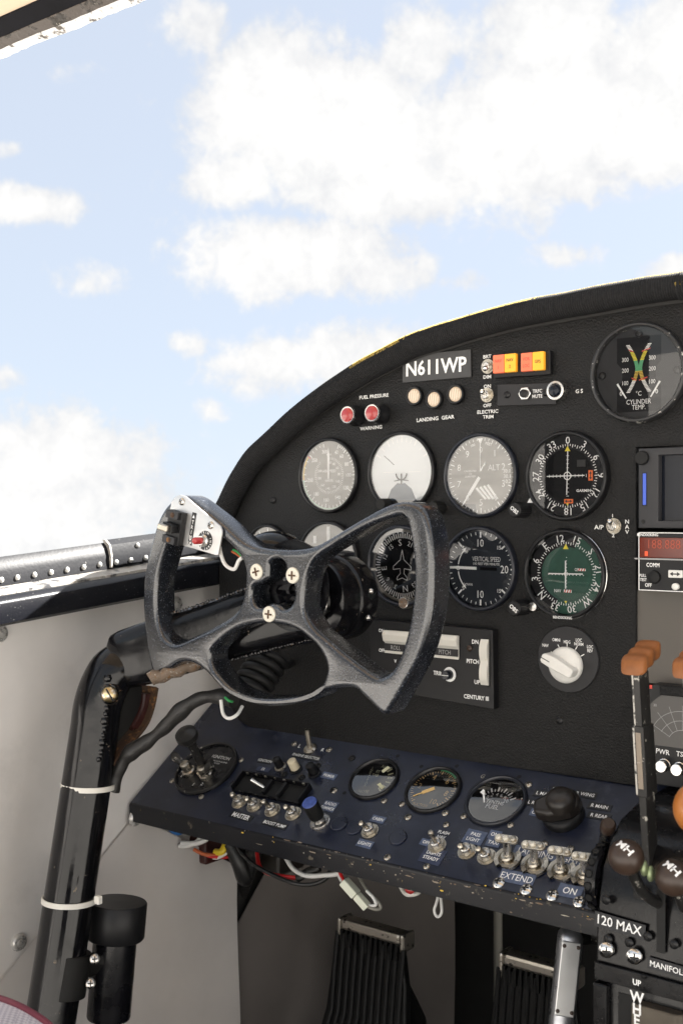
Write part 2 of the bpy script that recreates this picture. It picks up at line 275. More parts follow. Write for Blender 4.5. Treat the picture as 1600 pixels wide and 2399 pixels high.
class MB:
    def __init__(s): s.v = []; s.f = []; s.mi = []; s.m = 0
    def add(s, vs_, fs, M=None):
        o = len(s.v)
        s.v += [tuple(M @ V(p)) if M else tuple(p) for p in vs_]
        for f in fs: s.f.append(tuple(i+o for i in f)); s.mi.append(s.m)
        return s
    def box(s, c, d, M=None):
        x, y, z = [q/2 for q in d]
        T = Matrix.Translation(V(c)); M = T if M is None else M @ T
        return s.add([(-x,-y,-z),(x,-y,-z),(x,y,-z),(-x,y,-z),(-x,-y,z),(x,-y,z),(x,y,z),(-x,y,z)],
              [(0,3,2,1),(4,5,6,7),(0,1,5,4),(1,2,6,5),(2,3,7,6),(3,0,4,7)], M)
    def lathe(s, prof, seg=40, M=None, cap0=False, cap1=False):
        vs_ = []; n = len(prof)
        for i in range(seg):
            a = 2*math.pi*i/seg
            for r, z in prof: vs_.append((r*math.cos(a), r*math.sin(a), z))
        fs = []
        for i in range(seg):
            j = (i+1) % seg
            for k in range(n-1): fs.append((i*n+k, j*n+k, j*n+k+1, i*n+k+1))
        if cap0: fs.append(tuple(i*n for i in reversed(range(seg))))
        if cap1: fs.append(tuple(i*n+n-1 for i in range(seg)))
        return s.add(vs_, fs, M)
    def cyl(s, p0, p1, r0, r1=None, seg=20):
        r1 = r0 if r1 is None else r1
        p0, p1 = V(p0), V(p1); d = p1-p0
        M = Matrix.Translation(p0) @ d.to_track_quat('Z', 'Y').to_matrix().to_4x4()
        return s.lathe([(r0, 0), (r1, d.length)], seg, M, True, True)
    def sphere(s, c, r, seg=24, sc=(1, 1, 1), M=None):
        n = seg//2; prof = [(r*math.sin(math.pi*k/n), -r*math.cos(math.pi*k/n)) for k in range(1, n)]
        T = Matrix.Translation(V(c)) @ Matrix.Diagonal((*sc, 1)); M = T if M is None else M @ T
        return s.lathe(prof, seg, M, True, True)
    def tube(s, pts, r, seg=10, closed=False, flat=1.0):
        pts = [V(p) for p in pts]; n = len(pts)
        rs = r if isinstance(r, (list, tuple)) else [r]*n
        tan = []
        for i in range(n):
            a = pts[(i-1) % n] if (closed or i > 0) else pts[i]; b = pts[(i+1) % n] if (closed or i < n-1) else pts[i]
            tan.append((b-a).normalized())
        u = tan[0].orthogonal().normalized(); vs_ = []
        for i in range(n):
            if i > 0: u = tan[i-1].rotation_difference(tan[i]) @ u
            u = (u - tan[i]*u.dot(tan[i])).normalized(); w = tan[i].cross(u)
            for k in range(seg):
                a = 2*math.pi*k/seg; vs_.append(pts[i] + (u*math.cos(a) + w*math.sin(a)*flat)*rs[i])
        fs = []
        for i in range(n if closed else n-1):
            j = (i+1) % n
            for k in range(seg): fs.append((i*seg+k, i*seg+(k+1) % seg, j*seg+(k+1) % seg, j*seg+k))
        if not closed: fs.append(tuple(reversed(range(seg)))); fs.append(tuple((n-1)*seg+k for k in range(seg)))
        return s.add(vs_, fs)
    def prism(s, poly, z0, z1, M=None):
        n = len(poly); vs_ = [(x, y, z0) for x, y in poly] + [(x, y, z1) for x, y in poly]
        fs = [tuple(reversed(range(n))), tuple(range(n, 2*n))] + [(i, (i+1) % n, n+(i+1) % n, n+i) for i in range(n)]
        return s.add(vs_, fs, M)
    def flat(s, poly, z, M=None): return s.add([(x, y, z) for x, y in poly], [tuple(range(len(poly)))], M)
    def disc(s, r, z, seg=40, c=(0, 0)): return s.flat([(c[0]+r*math.cos(2*math.pi*i/seg), c[1]+r*math.sin(2*math.pi*i/seg)) for i in range(seg)], z)
    def text(s, t, x, y, h, z=0.0, rot=0.0, bold=.012, wid=1.0, M=None):
        vs_, fs = text_mesh(t, bold)
        x0 = min(v[0] for v in vs_); x1 = max(v[0] for v in vs_); y0 = min(v[1] for v in vs_); y1 = max(v[1] for v in vs_)
        k = h/.70
        T = Matrix.Translation((x, y, z)) @ Matrix.Rotation(rot, 4, 'Z') @ Matrix.Diagonal((k*wid, k, 1, 1)) @ Matrix.Translation((-(x0+x1)/2, -.345 if len(t) > 1 or t.isalnum() else -(y0+y1)/2, 0))
        return s.add(vs_, fs, T if M is None else M @ T)
    def tick(s, a, r0, r1, w, z, c=(0, 0)):
        a = R(a); dx, dy = math.sin(a), math.cos(a); px, py = dy*w/2, -dx*w/2
        return s.flat([(c[0]+dx*r0-px, c[1]+dy*r0-py), (c[0]+dx*r0+px, c[1]+dy*r0+py), (c[0]+dx*r1+px, c[1]+dy*r1+py), (c[0]+dx*r1-px, c[1]+dy*r1-py)][::-1], z)
    def arc(s, a0, a1, r0, r1, z, c=(0, 0), n=24):
        for i in range(n):
            a, b = R(a0+(a1-a0)*i/n), R(a0+(a1-a0)*(i+1)/n)
            s.flat([(c[0]+math.sin(a)*r0, c[1]+math.cos(a)*r0), (c[0]+math.sin(b)*r0, c[1]+math.cos(b)*r0), (c[0]+math.sin(b)*r1, c[1]+math.cos(b)*r1), (c[0]+math.sin(a)*r1, c[1]+math.cos(a)*r1)][::-1 if a1 > a0 else 1], z)
        return s
    def mesh(s, name, mats, smooth=35):
        me = bpy.data.meshes.new(name); me.from_pydata(s.v, [], s.f)
        for m in (mats if isinstance(mats, (list, tuple)) else [mats]): me.materials.append(MATS[m])
        me.polygons.foreach_set('material_index', s.mi)
        if smooth:
            me.polygons.foreach_set('use_smooth', [True]*len(me.polygons)); me.set_sharp_from_angle(angle=R(smooth))
        me.update(); return me
    def build(s, name, mats, parent=None, smooth=35, bevel=0, world=False, seg=2):
        if world and parent is not None:
            inv = Matrix.Translation(parent.location) @ parent.rotation_euler.to_matrix().to_4x4(); inv.invert()
            s.v = [tuple(inv @ V(p)) for p in s.v]
        o = bpy.data.objects.new(name, s.mesh(name, mats, smooth)); COL.objects.link(o); o.parent = parent
        if bevel:
            b = o.modifiers.new('bevel', 'BEVEL'); b.width = bevel; b.segments = seg; b.limit_method = 'ANGLE'; b.angle_limit = R(40)
        return o
def put(me, name, parent, loc=(0, 0, 0), rot=(0, 0, 0), scale=1.0):
    o = bpy.data.objects.new(name, me); COL.objects.link(o); o.parent = parent; o.location = loc; o.rotation_euler = rot; o.scale = (scale,)*3; return o
def tag(o, label=None, cat=None, group=None, kind=None):
    if label: o['label'] = label
    if cat: o['category'] = cat
    if group: o['group'] = group
    if kind: o['kind'] = kind
    return o
def thing(name, label, cat, P, alpha=0.0, group=None, kind=None, roll=0.0):
    e = bpy.data.objects.new(name, None); COL.objects.link(e); e.location = P; e.empty_display_size = .01
    e.rotation_euler = (Matrix.Rotation(alpha, 3, 'X') @ Matrix.Rotation(roll, 3, 'Z')).to_euler()
    return tag(e, label, cat, group, kind)
def loc_of(e, P):
    inv = (Matrix.Translation(e.location) @ e.rotation_euler.to_matrix().to_4x4()).inverted(); return inv @ V(P)
def catmull(pts, k=6, closed=False):
    pts = [V(p) for p in pts]; n = len(pts); out = []
    for i in range(n if closed else n-1):
        p0 = pts[(i-1) % n] if closed or i > 0 else pts[0]; p1 = pts[i]; p2 = pts[(i+1) % n]; p3 = pts[(i+2) % n] if closed or i+2 < n else pts[-1]
        for j in range(k):
            t = j/k; out.append(.5*((2*p1)+(p2-p0)*t+(2*p0-5*p1+4*p2-p3)*t*t+(-p0+3*p1-3*p2+p3)*t**3))
    if not closed: out.append(pts[-1])
    return out
def shape_mesh(name, splines, thick, bev, mats, res=3):
    """2-D outline with holes -> solid with rounded edges; front face at z=0, body behind"""
    c = bpy.data.curves.new('s', 'CURVE'); c.dimensions = '2D'; c.fill_mode = 'BOTH'
    c.extrude = thick/2-bev; c.bevel_depth = bev; c.bevel_resolution = res; c.offset = -bev
    for pts in splines:
        sp = c.splines.new('POLY'); sp.points.add(len(pts)-1); sp.use_cyclic_u = True
        for p, q in zip(sp.points, pts): p.co = (q[0], q[1], 0, 1)
    o = bpy.data.objects.new('s', c); me = bpy.data.meshes.new_from_object(o)
    bpy.data.objects.remove(o); bpy.data.curves.remove(c)
    for v in me.vertices: v.co.z -= thick/2
    me.name = name; me.materials.clear()
    for m in (mats if isinstance(mats, (list, tuple)) else [mats]): me.materials.append(MATS[m])
    bm = bmesh.new(); bm.from_mesh(me); bmesh.ops.remove_doubles(bm, verts=bm.verts, dist=1e-6); bmesh.ops.recalc_face_normals(bm, faces=bm.faces); bm.to_mesh(me); bm.free()
    me.polygons.foreach_set('use_smooth', [True]*len(me.polygons)); me.set_sharp_from_angle(angle=R(50)); return me

# ------------------------------------------------------------------ shared small hardware
def screw_mesh(name, r, mats, domed=True, slot=False):
    b = MB(); b.lathe([(r, 0), (r*.98, r*.22), (r*.75, r*.45), (r*.4, r*.56), (.0001, r*.6)] if domed else [(r, 0), (r*.98, r*.14), (r*.9, r*.2), (.0001, r*.2)], 20)
    zt = r*.60 if domed else r*.2
    b.m = 1
    w, l = r*.2, r*1.05
    b.box((0, 0, zt*.92), (l, w, r*.2))
    if not slot: b.box((0, 0, zt*.93), (w, l, r*.2))
    return b.mesh(name, mats)
SCREW_STEEL = screw_mesh('screw', .0042, ['steel', 'recess']); SCREW_BLACK = screw_mesh('screw', .0040, ['bezel_black', 'recess'])
SCREW_AGED = screw_mesh('screw', .0036, ['nickel_aged', 'recess']); SCREW_CREAM = screw_mesh('screw', .0088, ['screw_cream', 'rust'], False)
SCREW_ALU = screw_mesh('screw', .0045, ['steel_bright', 'recess'])
def hexpoly(r, a0=0): return [(r*math.cos(a0+i*math.pi/3), r*math.sin(a0+i*math.pi/3)) for i in range(6)]
b = MB(); b.prism(hexpoly(.0085, .3), 0, .0030); b.lathe([(.0098, 0), (.0098, .0008), (.0001, .0008)], 24); TG_NUT = b.mesh('nut', 'nickel_aged')
b = MB(); b.lathe([(.0058, .002), (.0058, .0075), (.0050, .0082), (.0044, .0082), (.0040, .0065), (.0001, .0065)], 24); TG_BUSH = b.mesh('bushing', 'steel')
b = MB(); b.lathe([(.0019, 0), (.0024, .008), (.0031, .0175), (.0031, .0195), (.0024, .0212), (.001, .0219), (.0001, .022)], 18); TG_BAT = b.mesh('lever', 'nickel_aged')
b = MB(); b.lathe([(.0015, 0), (.0019, .006), (.0024, .0125), (.0024, .0138), (.0017, .0150), (.0001, .0154)], 16); TG_BAT_S = b.mesh('lever', 'steel_bright')
def toggle(P, alpha, label, tip, group, small=False, ncol=None):
    """tip = world point the lever points to"""
    t = thing('toggle_switch', label, 'switch', P, alpha, group)
    s = .72 if small else .9
    put(TG_NUT, 'nut', t, (0, 0, .0002), (0, 0, random.uniform(0, 1)), s); put(TG_BUSH, 'bushing', t, (0, 0, 0), (0, 0, 0), s)
    q = loc_of(t, tip); d = (q - V((0, 0, .005*s))).normalized()
    o = put(TG_BAT_S if small else TG_BAT, 'lever', t, (0, 0, .005*s), d.to_track_quat('Z', 'Y').to_euler(), 1.0 if small else .92); return t

exec_parts = []
# ================================================================== THE SETTING: cabin shell and ground
XW = -0.960      # left cabin wall
def structure(b, name, m, **k): return tag(b.build(name, m, None, **k), kind='structure')
# ground outside, seen only in reflections and as bounce light; tilted because the machine sits nose-up
b = MB(); gN = V((0, math.sin(R(9)), math.cos(R(9))))
b.flat([(-3000, -3000), (3000, -3000), (3000, 3000), (-3000, 3000)], 0, Matrix.Translation((0, 0, -2.1)) @ Matrix.Rotation(R(-9), 4, 'X'))
structure(b, 'ground', 'grass', smooth=0)
b = MB(); b.box((0, -.45, -.945), (2.0, 2.2, .03)); structure(b, 'cabin_floor', 'floor_dark')
# roof: arched sheet running aft from the windscreen top edge (Y=-.3, z=.43)
def roof_z(x): return .4535 - .012*abs(x)**3
def roof_y(x): return -.300 - .02*x*x
b = MB(); NX = 40; NYr = 12
top = []
for i in range(NX+1):
    x = -1.0+2*i/NX
    for j in range(NYr+1):
        y = roof_y(x)-.0285 + (-.85-roof_y(x)+.0285)*j/NYr; top.append((x, y, roof_z(x)-.0095+.03*math.sin(math.pi*j/NYr)))
fs = [(i*(NYr+1)+j, i*(NYr+1)+j+1, (i+1)*(NYr+1)+j+1, (i+1)*(NYr+1)+j) for i in range(NX) for j in range(NYr)]
off = len(top); b.add(top+[(x, y, z+.03) for x, y, z in top], fs+[tuple(q+off for q in reversed(f)) for f in fs])
structure(b, 'cabin_roof', 'headliner')
# windscreen header: black channel and flaking sealed edge along the front of the roof
hd = thing('windscreen_header', 'black channel with flaking white sealed edge along the roof front', 'window frame', (0, -.3, .43))
def strip(y0, z0, y1, z1, thick, rough=0.0, n=160):
    b = MB(); rows = []
    for i in range(n+1):
        x = -1.0+1.8*i/n; by, bz = roof_y(x), roof_z(x)-.0235
        j = [rough*(mnoise.noise(V((x*55, k*7.3, 0)))+.5*mnoise.noise(V((x*160, k*3.1, 2)))) for k in range(4)]
        rows.append([(x, by+y0, bz+z0), (x, by+y1+j[0], bz+z1+j[1]), (x, by+y1+j[2], bz+z1+thick+j[3]), (x, by+y0, bz+z0+thick)])
    vs_ = [p for r in rows for p in r]
    fs = [(i*4+k, i*4+(k+1) % 4, i*4+4+(k+1) % 4, i*4+4+k) for i in range(n) for k in range(4)]
    return b.add(vs_, fs)
strip(-.030, .0125, -.0165, .0052, .02).build('channel', 'frame_black', hd, world=True)
strip(-.0165, .0045, -.0075, .0005, .022, .0010).build('sealant', 'sealant_brown', hd, world=True)
strip(-.0075, .0002, .001, -.0030, .02, .0016, 320).build('flaked_edge', 'flaked_white', hd, world=True)

# left wall ---------------------------------------------------------
sl = .085                                     # the sill climbs a little towards the nose
def sill_z(y): return -.0896 + sl*y
b = MB()
lw = [(-1.5, -.93), (.045, -.93), (.045, sill_z(.045)+.006), (-1.5, sill_z(-1.5)+.006)]
b.add([(XW-.012, y, z) for y, z in lw]+[(XW, y, z) for y, z in lw], [(0, 1, 2, 3), (7, 6, 5, 4)]+[(i, 4+i, 4+(i+1) % 4, (i+1) % 4) for i in range(4)])
wall = structure(b, 'cabin_wall_left', 'wall_vinyl')
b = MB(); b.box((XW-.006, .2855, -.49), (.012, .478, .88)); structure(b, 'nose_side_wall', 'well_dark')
# aft post of the left window, out of frame
b = MB(); b.box((-.985, -1.15, .14), (.03, .5, .56)); structure(b, 'window_post_left', 'plate_grey')
# upholstery buttons on the wall
b = MB(); b.lathe([(.0085, 0), (.0085, .0012), (.0070, .0035), (.0052, .0042), (.0046, .0030), (.0040, .0030), (.0034, .0048), (.0001, .0052)], 24); SNAP = b.mesh('fastener', 'snap_steel')
for px, py, X in ((0, 1484, XW), (44, 2207, XW), (412, 1415, XW)):
    put(SNAP, 'fastener', wall, WP(px, py, X), (0, R(90), 0), 1.05)

# sill: black beam, weathered ledge, riveted rail
sill = thing('window_sill', 'black riveted window sill with scuffed paint along the cabin wall', 'sill', (-.93, -.3, sill_z(-.3)))
def along(prof, y0, y1, n=24, wob=0.0):
    b = MB(); rows = []; k = len(prof)
    for i in range(n+1):
        y = y0+(y1-y0)*i/n
        for (x, z) in prof: rows.append((x+wob*mnoise.noise(V((y*30, x*50, z*50))), y, sill_z(y)+z))
    fs = [(i*k+j, (i+1)*k+j, (i+1)*k+(j+1) % k, i*k+(j+1) % k) for i in range(n) for j in range(k)]
    fs += [tuple(range(k)), tuple(n*k+j for j in reversed(range(k)))]
    return b.add(rows, fs)
YA, YB = -1.5, .035
along([(-.922, .008), (-.926, .005), (-.962, .005), (-.962, .030), (-.930, .0335), (-.924, .0300), (-.922, .0265)], YA, YB).build('beam', 'sill_worn', sill, world=True)
along([(-.931, .0338), (-.962, .0318), (-.985, .030), (-.985, .0385), (-.962, .0385), (-.931, .0365)], YA, YB).build('ledge', 'sill_ledge', sill, world=True)
along([(-.9600, .0386), (-.966, .0386), (-.968, .052), (-.971, .0625), (-.976, .066), (-.970, .067), (-.964, .061), (-.9615, .053)][::-1], YA, YB, 60, .0012).build('rail', 'rail_black', sill, world=True)
ymid = WP(262, 1290, -.96).y
along([(-.9585, .0415), (-.9615, .0415), (-.9615, .0505), (-.964, .0615), (-.971, .068), (-.969, .0700), (-.962, .0645), (-.9585, .0525)][::-1], ymid, YB, 20).build('rail_cap', 'rail_black', sill, world=True)
along([(-.9580, .0400), (-.9580, .0530), (-.9612, .0648), (-.9685, .0705), (-.9725, .0700), (-.966, .061), (-.9635, .0400)], ymid-.0022, ymid, 1).build('joint_seal', 'sill_ledge', sill, world=True)
b = MB(); b.lathe([(.0030, 0), (.0028, .0012), (.0018, .0020), (.0001, .0022)], 14); RIV = b.mesh('rivet', 'rivet')
for x, y in ((25,383),(165,362),(315,342),(460,320),(600,298),(745,278),(885,258),(1018,245),(1145,232),(1275,218)):
    P = WP(x/3.733, 1260+y/3.733, -.9585)
    put(RIV, 'rivet', sill, loc_of(sill, V((-.9585 if P.y > ymid else -.9606, P.y, sill_z(P.y)+.0450))), (0, R(90), 0))
P = WP(1215/3.733, 1260+130/3.733, -.9585); put(RIV, 'rivet', sill, loc_of(sill, (-.9605, P.y, sill_z(P.y)+.0600)), (0, R(90), 0))
# dark corner post between the wall and the panel
b = MB(); b.prism([(-.9585, .055), (-.930, .050), (-.90, .05), (-.90, .12), (-.9585, .12)], -.40, .0); structure(b, 'corner_post', 'well_dark', bevel=.004)

# kick panels in the footwell (grey vinyl sheets) ---------------------
def sheet(pts, thick, name, m, label=None, subdiv=10, sag=0.006, seed=0):
    """four corners a,b,c,d (world) -> gently buckled sheet"""
    a, b_, c, d = [V(p) for p in pts]; n = (b_-a).cross(d-a).normalized(); bb = MB(); vs_ = []
    for i in range(subdiv+1):
        for j in range(subdiv+1):
            u, v = i/subdiv, j/subdiv; p = (a*(1-u)+b_*u)*(1-v)+(d*(1-u)+c*u)*v
            vs_.append(p + n*sag*mnoise.noise(V((u*2.3+seed, v*2.1, seed))))
    N1 = subdiv+1; fs = [(i*N1+j, (i+1)*N1+j, (i+1)*N1+j+1, i*N1+j+1) for i in range(subdiv) for j in range(subdiv)]
    o = len(vs_); bb.add(vs_+[v-n*thick for v in vs_], fs+[tuple(q+o for q in reversed(f)) for f in fs])
    return bb.build(name, m, None, 60)
A = WP(318, 1912, XW+.004)
q1_, q2_ = WP(310, 1919, XW+.006), WP(235, 2010, XW+.006); kbl = q1_+(q2_-q1_)*((-.93-q1_.z)/(q2_.z-q1_.z))
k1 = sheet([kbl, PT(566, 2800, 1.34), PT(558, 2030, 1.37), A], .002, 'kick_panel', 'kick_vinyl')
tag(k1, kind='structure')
k2 = sheet([PT(300, 2640, 1.28), PT(1062, 2900, 1.58), PT(1062, 2010, 1.58), PT(672, 1952, 1.44)], .002, 'footwell_panel', 'shaded_vinyl', seed=4)
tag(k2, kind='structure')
put(SNAP, 'fastener', k1, A + V((.004, -.004, .0)), (0, R(90), 0), 1.1)
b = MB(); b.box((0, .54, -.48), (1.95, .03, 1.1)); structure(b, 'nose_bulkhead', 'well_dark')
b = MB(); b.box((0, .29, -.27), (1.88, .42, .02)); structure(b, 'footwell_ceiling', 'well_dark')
tb = MB(); tb.tube([PT(1166, 2120, 1.5), PT(1166, 2420, 1.5)], .006, 12); tb.tube([PT(1166, 2120, 1.5), PT(1160, 2040, 1.5)], .006, 12)
tag(tb.build('footwell_tube', 'tube_grey'), 'thin grey upright tube in the dark footwell beside the right pedal', 'tube')

# ================================================================== MAIN INSTRUMENT PANEL
panel = thing('instrument_panel', 'black crinkle-finish main instrument panel with curved padded top', 'instrument panel', (-.55, 0, 0), AM)
XR = -0.18
edge_px = [(556,1204),(571,1165),(590,1130),(612,1098),(645,1055),(690,1010),(735,972),(790,927),(845,888),(900,856),(965,826),(1034,801),(1100,779),(1168,760),(1260,738),(1355,718),(1430,709),(1500,701),(1600,691)]
outer = [loc_of(panel, MP(x, y)) for x, y in edge_px]; outer = [(p.x, p.y) for p in outer]
left = [loc_of(panel, MP(x, y)) for x, y in ((612,1712),(585,1704),(560,1688),(540,1655),(524,1600),(517,1540),(515,1480),(514,1400),(514,1330),(518,1280),(532,1245))]; left = [(p.x, p.y) for p in left]
xr = loc_of(panel, MP(1489, 1300)).x; xe = XR-panel.location.x
ztop = loc_of(panel, MP(1489, 1048)).y
zb = ZL+.0015
px0 = panel.location.x
mir = [(-(x+px0)-px0, y) for x, y in outer if x+px0 < -.40][::-1]
right = [(0-px0, outer[-1][1]+.018)]+mir+[(.92-px0, -.20), (.86-px0, zb), (xe, zb), (xe, ztop), (xr, ztop), (xr, zb)]
poly = left + outer + right
me = shape_mesh('panel_sheet', [[(x, y) for x, y in poly]], .004, .0008, 'crinkle_black', 1)
put(me, 'panel_sheet', panel)
# padded roll along the top edge: corded cloth, ribs as geometry
mid_px = [(497,1262),(508,1238),(533,1184),(560,1130),(592,1080),(632,1040),(688,988),(742,944),(808,898),(862,864),(912,838),(968,809),(1028,789),(1130,758),(1228,733),(1340,712),(1440,693),(1520,679),(1600,668),(1690,655)]
half = [MP(x, y, .006) for x, y in mid_px]
path = catmull(half+[V((0, -.006, half[-1].z+.016))]+[V((-p.x, p.y, p.z)) for p in half[::-1]], 10)
# resample evenly, ribs every 2.1 mm
acc = [0.0]
for i in range(1, len(path)): acc.append(acc[-1]+(path[i]-path[i-1]).length)
def resample(path, acc, step):
    out = []; s = 0; i = 0
    while s < acc[-1]:
        while acc[i+1] < s: i += 1
        t = (s-acc[i])/max(1e-9, acc[i+1]-acc[i]); out.append(path[i].lerp(path[i+1], t)); s += step
    return out
rp = resample(path, acc, .00055)
rr = []
for i, p in enumerate(rp):
    f = 1-abs(2*i/len(rp)-1); base = .0128 - .0022*f
    rr.append(base + .0006*math.sin(i*.00055/.0022*2*math.pi) + .0006*mnoise.noise(V((f*30, 0, 0))))
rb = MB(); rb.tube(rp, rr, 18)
ro = rb.build('edge_roll', ['roll_cloth', 'roll_sun_rim'], panel, 60, world=True)
for p in ro.data.polygons: p.material_index = 1 if p.normal.y > .64 and p.center.x > -.17 else 0     # golden sun rim painted on the crest of the worn yellow cloth
# unseen nose deck added in front of the panel against sun leaks, same curve, dropping towards the nose
db = MB(); dk = path[::4]; vs_ = []
for p in dk: vs_ += [p+V((0, .004, -.009)), V((p.x*.97, .53, p.z-.09)), V((p.x*.97, .53, p.z-.095)), p+V((0, .004, -.014))]
db.add(vs_, [(i*4+k, i*4+4+k, i*4+4+(k+1) % 4, i*4+(k+1) % 4) for i in range(len(dk)-1) for k in range(4)])
tag(db.build('added_nose_deck', 'well_dark', None, 60), kind='structure')
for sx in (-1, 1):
    db = MB(); p = dk[0]; db.add([(sx*abs(p.x)-sx*.0, .03, p.z-.012), (sx*.965, .03, p.z-.012), (sx*.965, .53, p.z-.10), (sx*abs(p.x)*.97, .53, p.z-.092)], [(0, 1, 2, 3)]); tag(db.build('added_nose_corner', 'well_dark', None, 0), kind='structure')
# aluminium bead under the roll at the right
bp = catmull([MP(x, y, .0015) for x, y in ((1330,727),(1420,713),(1500,703),(1600,692),(1680,683))], 5)
bb = MB(); bb.tube(bp, .0011, 8); bb.build('trim_bead', 'nickel_aged', panel, world=True)
# lettering on the crinkle finish
def lettering(parent, alpha_z, items, m='print_worn', world_fn=MP, name='lettering', z=.0009):
    for (t, px, py, hpx, *rest) in items:
        rot = rest[0] if rest else 0; wid = rest[1] if len(rest) > 1 else 1.0
        P = world_fn(px, py); q = loc_of(parent, P); dep = (P-CAM).dot(FWD)
        b = MB(); b.text(t, 0, 0, hpx*dep/F, 0, rot, .02, wid); o = b.build(name, m, parent, 0); o.location = (q.x, q.y, z)
lettering(panel, 0, [('BRT',1142,835.5,8,0,1.1),('DIM',1142,883,8,0,1.1),('ON',1142,905,8,0,1.1),('OFF',1142,950,8,0,1.1),('ELECTRIC',1143,964.5,8,0,1.15),('TRIM',1144,976.5,8,0,1.15),
    ('LANDING  GEAR',1020.5,980.5,8.5,R(2),1.15),('FUEL PRESSURE',877,928.5,8,R(1),1.1),('WARNING',870,1002.5,8,R(2),1.15),('G S',1357,916.5,9,0,1.0),
    ('A/P',1403,1235,10,0,1.1),('N',1469,1222,9,0,1.1),('A',1469,1234,9,0,1.1),('V',1469,1246,9,0,1.1),('1',1435,1208,8,0,1.1),('2',1436.5,1254,9,0,1.1)])
for px, py in ((640,1172),(1311.5,1687.5)):
    put(SCREW_BLACK, 'screw', panel, loc_of(panel, MP(px, py)), (0, 0, .4))

# ------------------------------------------------------------------ gauges
def gauge(name, label, P, Ro, alpha=AM, dial='dial_black', bezel='bezel_black', depth=.006, lip=.0035, inset=.0012, glass='glass', group='flight instruments', cat='gauge', seg=64, screws=0, flatcut=None):
    t = thing(name, label, cat, P, alpha, group)
    Ri = Ro-lip
    b = MB(); b.lathe([(Ro, .0002), (Ro, depth*.55), (Ro-.0008, depth*.9), (Ro-.0018, depth), (Ri+.0008, depth), (Ri, depth-.0008), (Ri-.0006, inset)], seg)
    b.build('bezel', bezel, t, 40)
    b = MB(); b.disc(Ri, inset, seg); b.build('dial', dial, t, 0)
    b = MB(); b.lathe([(Ri-.0002, depth-.0022), (Ri*.6, depth-.0019), (Ri*.2, depth-.0018), (.0001, depth-.0018)], seg)
    if glass: b.build('glass', glass, t, 60)
    t['_z'] = inset; del t['_z']
    for k in range(screws):
        a = R(45+90*k); put(SCREW_BLACK, 'screw', t, ((Ro-.002)*math.cos(a)*1.06, (Ro-.002)*math.sin(a)*1.06, 0), (0, 0, a), .8)
    return t, Ri, inset
def prints(t, m, fn, name='dial_print'):
    b = MB(); fn(b); return b.build(name, m, t, 0)
def knob(t, P, r, h, m='plastic_black', txt=None, cap=None, knurl=20, name='knob', tilt=None):
    q = loc_of(t, P) if P is not None else V((0, 0, 0))
    b = MB(); n = knurl*4; prof = [(r*1.0, 0), (r*1.0, h*.85), (r*.92, h*.97), (r*.8, h)]
    vs_ = []; k = len(prof)
    for i in range(n):
        a = 2*math.pi*i/n; kk = 1.0 if (i//2) % 2 == 0 else .94
        for j, (rr_, z) in enumerate(prof): vs_.append((rr_*(kk if j < 2 else 1)*math.cos(a), rr_*(kk if j < 2 else 1)*math.sin(a), z))
    fs = [(i*k+j, ((i+1) % n)*k+j, ((i+1) % n)*k+j+1, i*k+j+1) for i in range(n) for j in range(k-1)]
    fs.append(tuple(i*k+k-1 for i in range(n)))
    b.add(vs_, fs); o = b.build(name, m, t, 30); o.location = (q.x, q.y, 0)
    if txt:
        c = MB(); c.text(txt, 0, 0, r*.5, h+.0002, R(-38), .02); c.build('lettering', 'print_white', o, 0)
    return o

# airspeed indicator
t, Ri, z = gauge('airspeed_indicator', 'airspeed indicator with green and yellow arcs, needle straight up', MP(773, 1114), .0405, dial='dial_taupe')
ANG = {40:22, 60:40, 80:64, 100:90, 120:120, 140:153, 160:188, 180:222, 200:260, 250:310, 300:347}
INN = {'20':5, '40':28, '60':55, '80':85, '100':118, '120':150, '140':186, '160':222, '180':258, '200':292}
def pr(b):
    ks = sorted(ANG)
    for i in range(len(ks)-1):
        for j in range(4): b.tick(ANG[ks[i]]+(ANG[ks[i+1]]-ANG[ks[i]])*j/4, Ri*(.87 if j else .82), Ri*.94, .0007 if j else .0010, z+.0003)
    b.tick(347, Ri*.82, Ri*.94, .001, z+.0003)
    for k in ks: a = R(ANG[k]); b.text(str(k), math.sin(a)*Ri*.71, math.cos(a)*Ri*.71, .0040, z+.0003, 0, .012, .9)
    for i in range(60):
        if 320 < i*6 < 360: continue
        b.tick(i*6, Ri*.46, Ri*.54, .0005, z+.0003)
    for k, a in INN.items(): a = R(a); b.text(k, math.sin(a)*Ri*.37, math.cos(a)*Ri*.37, .0028, z+.0003)
    b.text('AIRSPEED', 0, Ri*.13, .0030, z+.0003, 0, .01); b.text('MPH', 0, Ri*.60, .0022, z+.0003); b.text('KNOTS', 0, -Ri*.15, .0022, z+.0003)
prints(t, 'print_white', pr)
prints(t, 'green_pale', lambda b: b.arc(95, 263, Ri*.945, Ri*.995, z+.0002), 'green_arc')
prints(t, 'yellow_arc', lambda b: b.arc(263, 306, Ri*.925, Ri*.995, z+.0002), 'yellow_arc')
prints(t, 'red_mark', lambda b: b.tick(306, Ri*.86, Ri*.995, .0012, z+.0003), 'red_line')
b = MB(); b.prism([(-.0008, -.004), (.0008, -.004), (.0014, Ri*.55), (0, Ri*.84), (-.0014, Ri*.55)], z+.0011, z+.0015); b.build('needle', 'print_white', t, 0)
